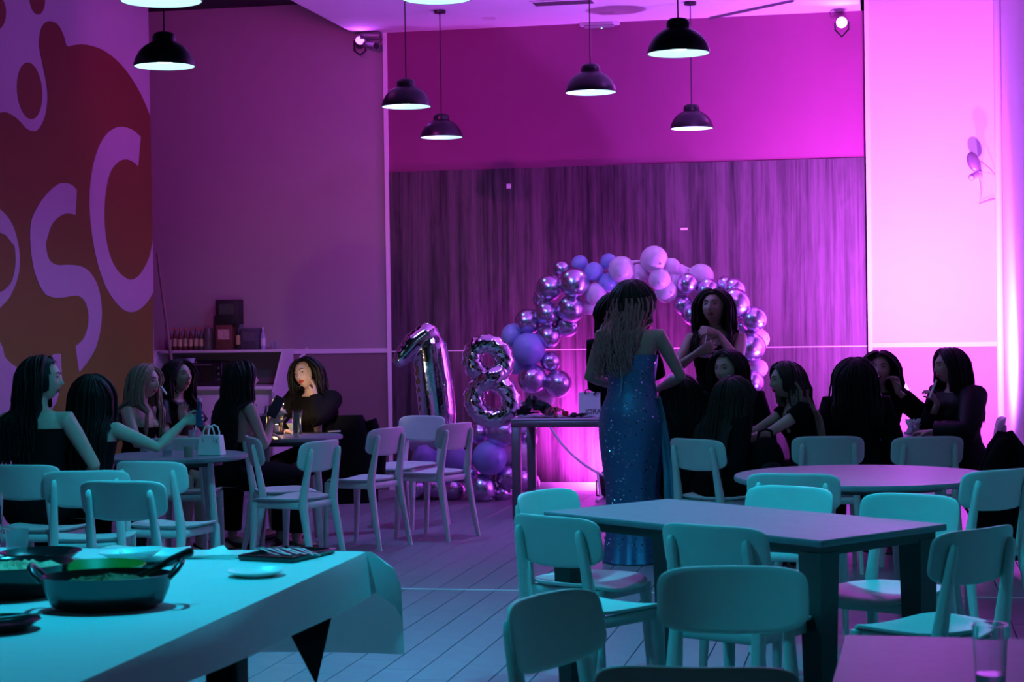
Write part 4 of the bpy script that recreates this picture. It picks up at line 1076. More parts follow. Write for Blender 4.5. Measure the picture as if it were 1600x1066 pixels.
MB().tube([(.03, .02, .02), (.12, .1, .01), (.16, .14, -.01)], .004, 6).build('antenna', m_dev, t)
MB().box((.19, .145, -.205), (.022, .012, .012), bev=.004).build('plug', m_ink, t)
# emergency light on the red wall
pe = at_plane(936, 37, P(0, V_BACK - .06), V)
t = empty('emergency_light', 'slim white emergency light at the top of the red wall', 'light', tuple(P(pe.dot(U), V_BACK, pe.z)), -TH)
MB().box((0, -.03, .012), (.175, .03, .026), bev=.01).build('housing', m_dev, t)
MB().box((0, -.045, -.022), (.13, .035, .012), bev=.008).build('diffuser', m_plastic, t)
MB().lathe([(.008, 0), (.004, .006)], 10).build('indicator', bulb_mat('green_dot', (.3, .9, .6), 2.5), t, loc=(.02, -.045, -.04))
def ceil_pt(px, py): return at_z(px, py, Z_CEIL)
p = ceil_pt(880, 2)
t = empty('ceiling_grille', 'thin linear air grille in the ceiling at the top edge', 'vent', (p.x, p.y, Z_CEIL), -TH)
MB().box((0, .0, -.006), (.26, .10, .006), bev=.002).build('grille_frame', m_ceil, t)
for k_ in range(6): MB().box((0, -.07 + .028 * k_, -.014), (.24, .006, .004)).build('slat', m_gframe, t)
for k_, (px, py) in enumerate(((765, 28), (948, 20))):
    p = ceil_pt(px, py); o = MB().box((0, 0, -.004), (.06, .05, .004), bev=.002).build('ceiling_plate', m_dev, None, loc=(p.x, p.y, Z_CEIL)); o.rotation_euler = (0, 0, -TH)
    tag(o, ['small pale plate on the ceiling left of centre', 'small pale plate on the ceiling above the emergency light'][k_], 'cover plate', 'ceiling plates')
a = ceil_pt(1108, 27); c_ = ceil_pt(1240, -1)
o = MB().tube([a - Z * .012, c_ - Z * .012], .010, 8).build('ceiling_conduit', m_gframe); tag(o, 'thin dark cable conduit running across the ceiling', 'cable')
# ------------------------------------------------------------------ things on the left tables
m_bag = mat('white_bag_leather', (0.74, 0.78, 0.76), .4, nz=.04, bump=.1, bscale=120)
p = at_z(331, 711, TH_)
t = empty('handbag', 'small boxy white handbag with two handles standing on the round table', 'bag', tuple(p), -.35)
b = MB(); b.loft([[V3((x * (.078 - .012 * f_), y * (.038 - .01 * f_), .002 + .115 * f_)) for x, y in ((-1, -.8), (-.93, -1), (.93, -1), (1, -.8), (1, .8), (.93, 1), (-.93, 1), (-1, .8))] for f_ in (0, .06, .94, 1)]); b.build('bag_body', m_bag, t, angle=30)
for y_ in (-.034, .03):
    MB().tube([(-.036, y_, .085), (-.036, y_, .135), (-.024, y_, .165), (0, y_, .175), (.024, y_, .165), (.036, y_, .135), (.036, y_, .085)], .005, 8).build('handle', m_bag, t)
for x_ in (-.036, .036): MB().ell((x_, -.037, .088), (.007, .003, .009)).build('stud', m_fork, t)
MB().box((.055, -.036, .085), (.006, .003, .012), bev=.002).build('clasp', m_fork, t)
g_ = 'drinks on the handbag table'
p = at_z(295, 716, TH_); tumbler(p, .032, .085, 'short glass of amber drink left of the white handbag', m_amber, .8, m_plastic, grp=g_)
p = at_z(226, 706, TH_); tumbler(p, .032, .085, 'clear cup at the left end of the handbag table', m_water, .3, m_plastic, grp=g_)
p = at_z(262, 713, TH_); tumbler(p, .034, .07, 'low clear cup in the middle of the handbag table', m_water, .5, m_plastic, grp=g_)
p = at_z(302, 700, TH_); tumbler(p, .03, .11, 'clear glass with straws near the extended arm', m_water, .4, m_plastic, m_straw, grp=g_)
g_ = 'drinks on the candle table'
p = at_z(465, 684, TH_); tumbler(p, .036, .185, 'tall glass tumbler in front of the woman with lit face', m_water, .9, m_glass, grp=g_)
p = at_z(497, 676, TH_); tumbler(p, .034, .10, 'glass of orange drink in front of the woman with lit face', m_orange, .75, m_plastic, grp=g_)
p = at_z(393, 676, TH_); tumbler(p, .04, .20, 'stemmed glass of orange cocktail beside the long-haired woman', m_orange, .75, m_plastic, m_bstraw, grp=g_)
p = at_z(404, 680, TH_); tumbler(p, .034, .15, 'clear glass right beside the orange cocktail', m_water, .5, m_glass, grp=g_)
m_dcup = mat('dark_cup', (.02, .02, .025), .2, nz=.05)
p = at_z(410, 686, TH_); tumbler(p, .036, .165, 'tall dark glass in the middle of the candle table', m_dcup, .92, m_glass, m_bstraw, grp=g_)
# lantern that lights the face
p = at_z(432, 679, TH_)
t = empty('table_lantern', 'small dark table lantern glowing warm on the candle table', 'lamp', tuple(p), .3)
MB().box((0, 0, .008), (.045, .045, .008), bev=.003).build('base', m_ink, t)
for sx_ in (-1, 1):
    for sy_ in (-1, 1): MB().box((sx_ * .04, sy_ * .04, .085), (.005, .005, .07)).build('post', m_ink, t)
MB().box((0, 0, .178), (.048, .048, .024), bev=.004).build('roof', m_ink, t)
MB().lathe([(.016, .017), (.016, .07), (.003, .072)], 12).build('candle', m_plate, t)
MB().lathe([(.003, .072), (.011, .088), (.008, .105), (.001, .125)], 10).build('flame', bulb_mat('flame', (1.0, .55, .2), 260), t)
MB().tube([(-.03, 0, .2), (-.025, 0, .24), (0, 0, .255), (.025, 0, .24), (.03, 0, .2)], .004, 6).build('handle', m_gframe, t)
# folded menu card and phone on the candle table
p = at_z(452, 674, TH_)
o = MB().add([(-.045, 0, 0), (.045, 0, 0), (.045, .03, .055), (-.045, .03, .055), (-.045, .06, 0), (.045, .06, 0)], [(0, 1, 2, 3), (3, 2, 5, 4)]).build('menu_card', m_plate, None, smooth=False, loc=tuple(p)); o.rotation_euler = (0, 0, .3)
tag(o, 'small folded white card lit by the table lantern', 'card')
p = at_z(522, 675, TH_)
o = MB().box((0, 0, .004), (.045, .022, .004), bev=.002).build('smartphone', m_plate, None, loc=tuple(p)); o.rotation_euler = (0, 0, .1)
tag(o, 'white phone lying at the right rim of the candle table', 'phone')
# pillar table: tray of cards; black bag on a chair
p = at_z(1430, 678, TH_); rb = random.Random(2)
t = empty('napkin_holder', 'holder with crumpled papers beside the drinking woman', 'holder', tuple(p), .2)
MB().box((0, 0, .006), (.06, .04, .006), bev=.002).build('base', m_dev, t)
for k_ in range(5):
    b = MB(); x_ = -.045 + .022 * k_; rows = []
    for j in range(4): rows.append([V3((x_ + .012 * math.sin(j * 2 + k_ + q * 2), -.035 + .07 * q / 3, .012 + .028 * j + .006 * math.sin(q * 3 + k_))) for q in range(4)])
    b.loft(rows, False, False, closed=False); b.build('paper', m_plate, t)
# ------------------------------------------------------------------ people
def skin_mat(name, c): return mat(name, c, .5, nz=.05, nscale=25)
m_skinA = skin_mat('skin_light', (0.50, 0.34, 0.28))
m_skinB = skin_mat('skin_medium', (0.38, 0.25, 0.20))
m_lips = mat('lip_tint', (0.35, 0.07, 0.07), .35, nz=.03)
m_redlips = mat('red_lipstick', (0.40, 0.01, 0.012), .3, nz=.03)
m_eyew = mat('eye_white', (0.7, 0.68, 0.66), .15, nz=.01)
m_iris = mat('dark_iris', (0.025, 0.015, 0.01), .12, nz=.01)
m_brow = mat('eyebrow_hair', (0.02, 0.014, 0.012), .7, nz=.1)
def hair_mat(name, c1, rough=.38):
    return mat(name, c1, .5, nz=.35, nscale=60, bump=.15, bscale=120, spec=.22)
m_hblack = hair_mat('black_hair', (0.005, 0.004, 0.0045))
m_hbrown = hair_mat('dark_brown_hair', (0.024, 0.015, 0.013))
m_hcurl_lit = hair_mat('curled_brown_hair', (0.42, 0.15, 0.16))  # brown curls with the pink rim light put into the colour
m_hblonde = hair_mat('blonde_hair', (0.24, 0.17, 0.13))
m_cblack = mat('black_cloth', (0.006, 0.006, 0.007), .85, nz=.2, nscale=60, bump=.15, bscale=80, spec=.06)
m_cjacket = mat('black_leather', (0.007, 0.006, 0.008), .5, nz=.2, nscale=30, bump=.25, bscale=40, spec=.2)
m_shoe = mat('black_shoe', (0.012, 0.012, 0.012), .3, nz=.1)

def head_pt(u):
    x, y, z = u
    p = V3((x * .0775, y * .094, z * .109))
    if z < 0:
        t = -z
        p.x *= 1 - .27 * t ** 1.5
        p.y *= (1 - .55 * t ** 1.1) if y < 0 else (1 - .03 * t)
    if y > 0:
        fx, fz = p.x, p.z
        def g(cx, cz, sx, sz): return math.exp(-((fx - cx) / sx) ** 2 - ((fz - cz) / sz) ** 2)
        dy = -.011 * (g(.031, .006, .016, .012) + g(-.031, .006, .016, .012))
        dy += .005 * (g(.028, .028, .022, .008) + g(-.028, .028, .022, .008))
        dy += .011 * g(0, -.094, .020, .016) + .005 * g(0, -.058, .022, .012)
        dy += .004 * (g(.042, -.022, .018, .02) + g(-.042, -.022, .018, .02)) - .004 * g(0, -.078, .02, .008)
        p.y += dy * min(1, y * 1.6)
    return p
def head_front(x, z):
    """front surface y of the head at local x,z"""
    best = None
    uy = .8; u = V3((x / .0775, 0, z / .109))
    for _ in range(4):
        r2 = u.x * u.x + u.z * u.z
        u.y = math.sqrt(max(.02, 1 - r2)); q = head_pt(u)
        u.x += (x - q.x) / .0775; u.z += (z - q.z) / .109
    return head_pt(u.normalized() if u.length > 0 else u).y

def person(label, loc, fwd, top_z, seated=True, lean=0.0, side=0.0, twist=0.0, head=(0, 0, 0), arms=None, skin=None, hair=None,
           clothes=(), legs=None, face=True, lips=None, voxel=.0065, seat_z=.455, stride=0.0, width=1.0, jewel=()):
    """fwd: facing direction on the floor; head=(yaw,pitch,roll) relative to the torso; arms: {'L'/'R': (wrist target local, elbow hint, hand dir, palm normal, curl)}"""
    root = empty('person', label, 'person', (loc[0], loc[1], 0), face_dir(*fwd))
    hip_z = (seat_z + .095) if seated else None
    T = V3((math.sin(side), math.sin(lean), math.cos(lean) * math.cos(side))).normalized()
    k = 1.0
    if seated:
        k = (top_z - .014 - hip_z) / (.752 * T.z)
        k = max(.86, min(1.08, k)); P0 = V3((0, 0, hip_z)); ks = k
        # what the clamp leaves over goes into the seat height
        P0.z = top_z - .014 - .752 * k * T.z
    else:
        k = (top_z - .014) / 1.643; P0 = V3((0, 0, .89 * k))
    Rv = V3((math.cos(twist), math.sin(twist), 0)); Rv = (Rv - T * Rv.dot(T)).normalized(); Fv = T.cross(Rv)
    def S(t, x=0.0, y=0.0): return P0 + T * (t * k) + Rv * (x * k) + Fv * (y * k)
    rings_def = [(-.12, .075, .085, 0), (-.09, .135, .105, -.005), (-.04, .168, .118, -.012), (.02, .170, .116, -.012), (.07, .158, .104, -.006), (.13, .130, .090, 0), (.19, .120, .086, 0), (.26, .130, .094, -.002),
                 (.33, .146, .102, -.004), (.39, .158, .100, -.008), (.435, .158, .084, -.012), (.465, .125, .068, -.014), (.480, .085, .056, -.012), (.498, .052, .050, -.008), (.54, .044, .047, -.002), (.60, .042, .047, .006)]
    def ring(t, hw, hd, yo, inf=0.0, n=24, e=2.3):
        out = []
        for i in range(n):
            a = 2 * PI * i / n; c, s_ = math.cos(a), math.sin(a)
            out.append(S(t, (hw * width + inf) * math.copysign(abs(c) ** (2 / e), c), yo + (hd + inf) * math.copysign(abs(s_) ** (2 / e), s_)))
        return out
    b = MB()
    b.loft([ring(*r_) for r_ in rings_def])
    for s_ in (-1, 1): b.ell(S(.335, s_ * .068, .072), (.056 * k, .045 * k, .055 * k), 14, 8)
    # head
    hyaw, hpit, hrol = head
    Hm = Matrix((Rv, Fv, T)).transposed()
    up_mix = (T * .5 + Z * .5).normalized(); r0 = (Rv - up_mix * Rv.dot(up_mix)).normalized(); f0 = up_mix.cross(r0)
    Hm = Matrix((r0, f0, up_mix)).transposed()
    Hm = Hm @ Matrix.Rotation(hyaw, 3, 'Z') @ Matrix.Rotation(-hpit, 3, 'X') @ Matrix.Rotation(hrol, 3, 'Y')
    kh = k if not seated else max(.94, min(1.03, k))
    hc_ = S(.575, 0, .012) + Hm @ V3((0, .020, .066 * kh))
    def H(p): return hc_ + Hm @ (V3(p) * kh)
    rr = []
    NH, MH = 30, 22
    for j in range(MH + 1):
        th = -PI / 2 + PI * j / MH; r_ = max(math.cos(th), .03)
        rr.append([H(head_pt(V3((r_ * math.cos(2 * PI * i / NH), r_ * math.sin(2 * PI * i / NH), math.sin(th))))) for i in range(NH)])
    b.loft(rr)
    # nose, ears, lips bulge
    def yf(x, z): return head_front(x, z)
    def tri(z, w_, out_): y_ = yf(0, z); return [H((-w_, y_ - .010, z)), H((-w_ * .35, y_ + out_ * .8, z)), H((0, y_ + out_, z)), H((w_ * .35, y_ + out_ * .8, z)), H((w_, y_ - .010, z)), H((0, y_ - .02, z))]
    b.loft([tri(.014, .008, .004), tri(.0, .010, .009), tri(-.014, .013, .016), tri(-.026, .018, .022), tri(-.034, .017, .014), tri(-.039, .012, .004)])
    for s_ in (-1, 1): b.ell(H((s_ * .074, -.010, -.008)), (.008 * kh, .018 * kh, .030 * kh), 10, 6, (Hm.col[0], Hm.col[1], Hm.col[2]))
    # arms
    A_ = {}
    for sd, s_ in (('L', -1), ('R', 1)):
        spec = (arms or {}).get(sd)
        sh = S(.432, s_ * .168 * width, -.012)
        L1_, L2_ = .275 * k, .245 * k
        if spec is None:
            spec = (tuple(S(-.02, s_ * .215, .10 if seated else .03)), (s_ * .5, -1, 0), None, None, .35)
        wt = V3(spec[0]); hint = V3(spec[1]); d = wt - sh; dl = d.length
        if dl > (L1_ + L2_) * .985: wt = sh + d.normalized() * (L1_ + L2_) * .985; d = wt - sh; dl = d.length
        dn = d.normalized(); a_ = (L1_ ** 2 - L2_ ** 2 + dl * dl) / (2 * dl); h_ = math.sqrt(max(0, L1_ ** 2 - a_ * a_))
        hp = (hint - dn * hint.dot(dn)); hp = hp.normalized() if hp.length > 1e-5 else dn.orthogonal().normalized()
        el = sh + dn * a_ + hp * h_
        A_[sd] = (sh, el, wt)
        inn = S(.425, s_ * .10, -.01)
        b.tube([inn, sh, sh.lerp(el, .3), sh.lerp(el, .7), el, el.lerp(wt, .25), el.lerp(wt, .7), wt], [.050 * k, .050 * k, .043 * k, .037 * k, .033 * k, .035 * k, .027 * k, .0215 * k], 14, round_end=True)
        # hand
        hd_ = V3(spec[2]) if spec[2] else (wt - el); hd_.normalize()
        pn = V3(spec[3]) if spec[3] else V3((0, 0, -1)); pn = pn - hd_ * pn.dot(hd_)
        pn = pn.normalized() if pn.length > 1e-4 else hd_.orthogonal().normalized()
        sdv = hd_.cross(pn); curl = spec[4]
        def hand_pt(a, c_, n_): return wt + (hd_ * a + sdv * c_ + pn * n_) * k
        pr = []
        for (a, w_, th_) in ((-.015, .021, .017), (.02, .030, .017), (.06, .038, .015), (.085, .038, .012)):
            pr.append([hand_pt(a, w_ * math.cos(2 * PI * i / 10), th_ * math.sin(2 * PI * i / 10)) for i in range(10)])
        b.loft(pr)
        for fi, (off, ln, sp_) in enumerate(((-.0295, .062, -.16), (-.010, .074, -.05), (.010, .070, .05), (.0295, .055, .17))):
            cur = V3((.078, off, 0)); ang = 0.0; pts = [hand_pt(*cur)]
            for q_ in range(3):
                ang += curl * (.9 if q_ else .6)
                st_ = ln * (.45, .32, .27)[q_]
                cur = cur + V3((math.cos(ang) * math.cos(sp_) * st_, math.sin(sp_) * st_, math.sin(ang) * st_)); pts.append(hand_pt(*cur))
            b.tube(pts, [.0095 * k, .0085 * k, .008 * k, .0068 * k], 8, round_end=True)
        ts = -s_ if not (len(spec) > 5 and spec[5]) else s_
        tp = [hand_pt(.015, ts * .024, .004), hand_pt(.040, ts * .045, .014), hand_pt(.062, ts * .050, .030 * (.5 + curl)), hand_pt(.080, ts * .046, .044 * (.5 + curl))]
        b.tube(tp, [.013 * k, .0115 * k, .0095 * k, .0075 * k], 8, round_end=True)
    # legs
    LG = []
    for s_ in (-1, 1):
        if seated:
            lg = (legs or {}).get('L' if s_ < 0 else 'R')
            hip = P0 + V3((s_ * .085, 0, -.025)); 
            knee = V3(lg[0]) if lg else V3((s_ * .105, .42, .50)); ank = V3(lg[1]) if lg else V3((s_ * .105, .40, .085))
        else:
            hip = P0 + V3((s_ * .085, 0, -.03)); knee = V3((s_ * .08, .02 + stride * s_ * .5, .47 * k)); ank = V3((s_ * .085, stride * s_, .085 * k))
        fd = V3((s_ * .12, 1, 0)).normalized(); toe = ank + fd * .15 + V3((0, 0, -.060))
        hl = ank + fd * -.04 + V3((0, 0, -.055))
        LG.append((hip, knee, ank, toe))
        b.tube([hip, hip.lerp(knee, .3), hip.lerp(knee, .75), knee, knee.lerp(ank, .28), knee.lerp(ank, .7), ank], [.086, .080, .058, .052, .054, .038, .032], 16, round_end=True)
        b.tube([hl, ank.lerp(toe, .3) + V3((0, 0, -.02)), ank.lerp(toe, .7) + V3((0, 0, -.008)), toe], [.030, .036, .032, .02], 12, round_end=True)
    me = remeshed(b, voxel, 3, .30, .45)
    me.materials.append(skin)
    body = link('body', me, root); me.name = 'body'
    # shoes
    for (hip, knee, ank, toe) in LG:
        sb = MB(); fd = (toe - ank); fd.z = 0; fd.normalize(); sdv = V3((fd.y, -fd.x, 0)); zf = toe.z - .022
        rg = []
        for (a, w_, h_) in ((-.065, .022, .035), (-.04, .036, .075), (.03, .038, .06), (.10, .045, .045), (.16, .040, .036), (.195, .016, .022)):
            rg.append([V3((ank.x, ank.y, max(zf, .006))) + fd * a + sdv * (w_ * math.cos(2 * PI * i / 12)) + V3((0, 0, max(0, h_ * .5 + h_ * .5 * math.sin(2 * PI * i / 12)) - .004)) for i in range(12)])
        sb.loft(rg); sb.build('shoe', m_shoe, root)
    # face parts
    if face:
        for s_ in (-1, 1):
            x_ = s_ * .031; y_ = yf(x_, .006)
            eb = MB(); c_ = V3((x_, y_ - .006, .006)); ax = (Hm.col[0], Hm.col[1], Hm.col[2])
            eb.ell(H(c_), (.0125 * kh, .0105 * kh, .0085 * kh), 14, 8, ax)
            eye = eb.build('eye', m_eyew, root)
            MB().ell(H(c_ + V3((0, .0085, 0))), (.0062 * kh, .003 * kh, .0062 * kh), 10, 6, ax).build('iris', m_iris, eye)
            lb = MB(); lb.tube([H((x_ - .014, yf(x_ - .014, .010) + .0015, .009)), H((x_, y_ + .0065, .0150)), H((x_ + .014, yf(x_ + .014, .010) + .0015, .009))], [.0012, .0024, .0012], 6); lb.build('eyelashes', m_brow, root)
            bb_ = MB(); bb_.tube([H((s_ * .014, yf(s_ * .014, .028) + .002, .027)), H((s_ * .032, yf(s_ * .032, .034) + .003, .035)), H((s_ * .048, yf(s_ * .048, .028) + .002, .028))], [.0028, .0032, .0012], 6, flat=.7); bb_.build('eyebrow', m_brow, root)
        for (nm, z_, pts) in (('upper_lip', -.0545, ((-.024, -.058), (-.010, -.0525), (0, -.0545), (.010, -.0525), (.024, -.058))), ('lower_lip', -.064, ((-.022, -.059), (-.010, -.0645), (0, -.066), (.010, -.0645), (.022, -.059)))):
            lb = MB(); lb.tube([H((x_, yf(x_, z2) + .0035 - abs(x_) * .09, z2)) for x_, z2 in pts], [.0015, .0048, .0056, .0048, .0015], 8, flat=.9); lb.build(nm, lips or m_lips, root)
    # clothes
    for g in clothes:
        gb = MB(); inf = g.get('inf', .012)
        if 't' in g:
            t0, t1 = g['t']; pts = []
            ts = [t0] + [r_[0] for r_ in rings_def if t0 < r_[0] < t1] + [t1]
            def lerp_ring(t):
                for q in range(len(rings_def) - 1):
                    a, c_ = rings_def[q], rings_def[q + 1]
                    if a[0] <= t <= c_[0]:
                        f_ = (t - a[0]) / (c_[0] - a[0]); return tuple(a[i] * (1 - f_) + c_[i] * f_ for i in range(4))
                return rings_def[-1]
            prof = []
            for t in ts:
                q = list(lerp_ring(t)); prof.append(q)
            rgs = []
            for q in prof:
                bust = .034 * math.exp(-((q[0] - .335) / .055) ** 2)
                rg = ring(q[0], q[1], q[2], q[3], inf)
                for i in range(len(rg)):
                    a = 2 * PI * i / len(rg)
                    if math.sin(a) > .2: rg[i] = rg[i] + Fv * (bust * k * (math.sin(a) - .2))
                    if g.get('fold'): rg[i] = rg[i] + (rg[i] - S(q[0])).normalized() * (g['fold'] * math.sin(a * 5 + q[0] * 23))
                rgs.append(rg)
            gb.loft(rgs, False, False)
        if 'sleeve' in g:
            for sd in g.get('arms', 'LR'):
                sh, el, wt = A_[sd]; s_ = -1 if sd == 'L' else 1; fr_ = g['sleeve']; i2 = inf + .004
                inn = S(.425, s_ * .09, -.01)
                pts = [inn, sh, sh.lerp(el, .35), sh.lerp(el, .75), el]; rd = [.052, .053, .047, .041, .038]
                if fr_ > .5: pts += [el.lerp(wt, .3), el.lerp(wt, (fr_ - .5) * 2)]; rd += [.038, .029]
                else:
                    pts = [inn, sh, sh.lerp(el, .35), sh.lerp(el, fr_ * 2)]; rd = rd[:4]
                rd = [(r_ * k + i2) * (1 + .05 * math.sin(q * 2.3)) for q, r_ in enumerate(rd)]
                gb.tube(pts, rd, 14, cap=False)
        if 'legs' in g:
            fr_ = g['legs']
            for (hip, knee, ank, toe) in LG:
                pts = [hip.lerp(knee, -.10), hip.lerp(knee, .15), hip.lerp(knee, .5), hip.lerp(knee, .85)]; rd = [.090, .088, .074, .060]
                if fr_ > .5: pts += [knee, knee.lerp(ank, .3), knee.lerp(ank, (fr_ - .5) * 2)]; rd += [.058, .056, .046]
                gb.tube(pts, [r_ + inf for r_ in rd], 14, cap=False)
        if 'skirt' in g:
            rgs = []
            for (z_, hw, hd, xo, yo) in g['skirt']:
                rg = []
                for i in range(48):
                    a = 2 * PI * i / 48; fo = 1 + g.get('pleat', .02) * math.sin(a * g.get('np', 9) + z_ * 2) * max(0, (P0.z - z_)) / P0.z
                    rg.append(V3((xo + hw * fo * math.cos(a), yo + hd * fo * math.sin(a), z_)))
                rgs.append(rg)
            gb.loft(rgs, False, False)
        if 'strap' in g:
            for s_ in g['strap']:
                gb.tube([S(.36, s_ * .085, .128), S(.43, s_ * .098, .085), S(.475, s_ * .098, 0), S(.44, s_ * .10, -.098), S(.37, s_ * .09, -.125)], .007 * k, 6, flat=.4)
        if 'collar' in g:
            for s_ in (-1, 1):
                gb.tube([S(.26, s_ * .03, .128), S(.38, s_ * .06, .118), S(.465, s_ * .085, .055), S(.50, s_ * .075, -.02), S(.51, 0, -.078)], [.02 * k, .03 * k, .028 * k, .026 * k, .026 * k], 8, flat=.35)
        gb.build(g['name'], g['mat'], root, angle=60)
    # hair
    if hair: make_hair(root, hair, H, Hm, hc_, kh, S, T, Fv, Rv, P0, k, tuple(loc[:2]))
    if 'earring' in jewel:
        for s_ in (-1, 1): MB().tube([H((s_ * .080 + .012 * math.cos(a), -.005, -.058 + .016 * math.sin(a))) for a in [2 * PI * i / 12 for i in range(12)]], .0022, 6, closed=True).build('earring', m_fork, root)
    if 'necklace' in jewel:
        MB().tube([S(.47 - .05 * max(0, math.sin(a)), .075 * math.cos(a), .005 + .078 * math.sin(a)) for a in [2 * PI * i / 24 for i in range(24)]], .0025, 6, closed=True).build('necklace', m_fork, root)
    root['_A'] = 0; del root['_A']
    return root, A_, H, S

def make_hair(root, h, H, Hm, hc_, kh, S, T, Fv, Rv, P0, k, seedv):
    rg = random.Random(int(seedv[0] * 977 + seedv[1] * 131) & 0xffff)
    L = h.get('len', .45); mt = h['mat']; n = int(h.get('n', 84) * 2.1); wave = h.get('wave', .004); wf = h.get('wf', 16.0); vol = h.get('vol', 1.0)
    lim = R(h.get('front', 118)); fronty = h.get('over', 0.0)
    mats = [mt] + ([h['tip']] if 'tip' in h else [])
    b = MB()
    # scalp cap
    NH, MH = 64, 44; rr = []
    for j in range(MH + 1):
        th = -PI / 2 + PI * j / MH; r_ = max(math.cos(th), .03); row = []
        for i in range(NH):
            u = V3((r_ * math.cos(2 * PI * i / NH), r_ * math.sin(2 * PI * i / NH), math.sin(th))); q = head_pt(u)
            row.append((u, q + V3((u.x * .018, u.y * .016 - .004, u.z * .012)) * vol))
        rr.append(row)
    vs = [H(q) for row in rr for _, q in row]; fs = []
    for j in range(MH):
        for i in range(NH):
            ids = (j * NH + i, j * NH + (i + 1) % NH, (j + 1) * NH + (i + 1) % NH, (j + 1) * NH + i)
            u = (rr[j][i][0] + rr[j + 1][(i + 1) % NH][0]) / 2
            if u.y < .05 or u.z > .70 or (u.y < .50 and u.z > .22) or (abs(u.x) > .80 and u.y < .45): fs.append(ids)
    b.add(vs, fs)
    dirn = h.get('side', 0)      # shift the fall to one shoulder
    for q in range(n):
        f_ = (q + .5) / n
        az = -lim + 2 * lim * f_ + rg.uniform(-.05, .05)       # 0 = back
        layer = rg.choice((0, 0, 1, 1, 1.6))
        px_ = math.sin(az); py_ = -math.cos(az)
        s_ = 1 if az > 0 else -1
        frontness = max(0, (abs(az) - R(70)) / R(50))
        y0 = -.035 + .095 * min(1, frontness) + rg.uniform(-.012, .012)
        pts = []
        u0 = V3((s_ * .06 + h.get('part', 0) * 9, y0 / .094, .98)).normalized()
        u1 = V3((px_, py_, .05 - .12 * (1 - min(1, frontness)))).normalized()
        inf = (.014 + .008 * layer) * vol * rg.uniform(.85, 1.15)
        for j in range(6):
            t = j / 5; u = u0.lerp(u1, t).normalized(); p = head_pt(u); p = p + V3((u.x * 1.25, u.y, u.z * .7)) * (inf * (.7 + .8 * t))
            pts.append(H(p))
        e = pts[-1]
        end = L * rg.uniform(.88, 1.05)
        m_ = max(4, int(end / .045))
        ph = rg.uniform(0, 6.28); wdir = rg.uniform(0, 6.28)
        back = frontness < .55 or fronty == 0
        for j in range(1, m_ + 1):
            t = j / m_; z = e.z - end * t
            tt = max(-.1, min(.5, (z - P0.z) / (T.z * k)))
            c = S(tt)
            fall = min(1, t * end / .20)
            xr = (e - c).dot(Rv); yr = (e - c).dot(Fv)
            if back:
                yt = min(yr, -.105 * k - .012 * layer) if tt < .47 else yr
                xt = xr * (1.0 + h.get('spread', .05)) + dirn * .075 * t
                if tt < .47: xt = max(-.185 * k, min(.185 * k, xt))
            else:
                yt = max(yr, .115 * k + .008 * layer) if tt < .45 else yr
                xt = xr * .98
            yt = yr + (yt - yr) * fall; xt = xr + (xt - xr) * fall
            w_ = wave * min(1, t * 3)
            q3 = c + Rv * (xt + w_ * math.cos(wf * end * t * 2 + ph)) + Fv * (yt + w_ * math.sin(wf * end * t * 2 + ph)); q3.z = z
            pts.append(q3)
        r0_ = h.get('r', .0098) * (1.2 if layer == 0 else .85) * rg.uniform(.7, 1.2)
        rad = [r0_ * .7] + [r0_] * 5 + [r0_ * (1.05 - .75 * (j / m_) ** 2.2) for j in range(1, m_ + 1)]
        b.m(0)
        if len(mats) > 1:
            cutp = int(len(pts) * h.get('cut', .45) * rg.uniform(.8, 1.3)); b.tube(pts[:cutp + 1], rad[:cutp + 1], 6); b.m(1); b.tube(pts[cutp:], rad[cutp:], 6); b.m(0)
        else: b.tube(pts, rad, 6)
    o = b.build('hair', mats, root, angle=80); o['kind'] = 'stuff'
    return o
def W(px, top_y, dep):
    """floor point and head-top height for a head top seen at px,top_y"""
    p = at_d(px, top_y, dep); return (p.x, p.y), p.z
def loc_pt(loc, fwd, q):
    """world point -> the person's local frame"""
    a = face_dir(*fwd); c, s_ = math.cos(-a), math.sin(-a); d = V3(q) - V3((loc[0], loc[1], 0))
    return (d.x * c - d.y * s_, d.x * s_ + d.y * c, d.z)
def unit(x, y): l = math.hypot(x, y); return (x / l, y / l)
def lv(fwd, v):
    a = face_dir(*fwd); c, s_ = math.cos(-a), math.sin(-a); return (v[0] * c - v[1] * s_, v[0] * s_ + v[1] * c, v[2])
TOP = dict(name='strapless_top', mat=m_cblack, t=(-.10, .385), inf=.010)
PANTS = dict(name='trousers', mat=m_cblack, t=(-.11, .10), inf=.014, legs=.95)
SKIRT = dict(name='short_skirt', mat=m_cblack, t=(-.11, .12), inf=.014, legs=.5)

# P1 far left, looking back over her shoulder to the right
loc, tz = W(57, 556, 9.95); f = unit(-.05, 1)
person('long dark-haired woman at the left edge, smiling in profile, bare shoulders', loc, f, tz, lean=.05, twist=-.30, head=(-1.25, -.02, .0), skin=m_skinA,
       hair=dict(mat=m_hblack, len=.42, n=90, wave=.008, front=97, vol=1.25, side=-.6), clothes=(TOP, PANTS),
       arms={'R': ((.22, .22, .62), (.7, -.6, -.3), None, None, .5), 'L': ((-.2, .25, .6), (-.7, -.5, 0), None, None, .5)})
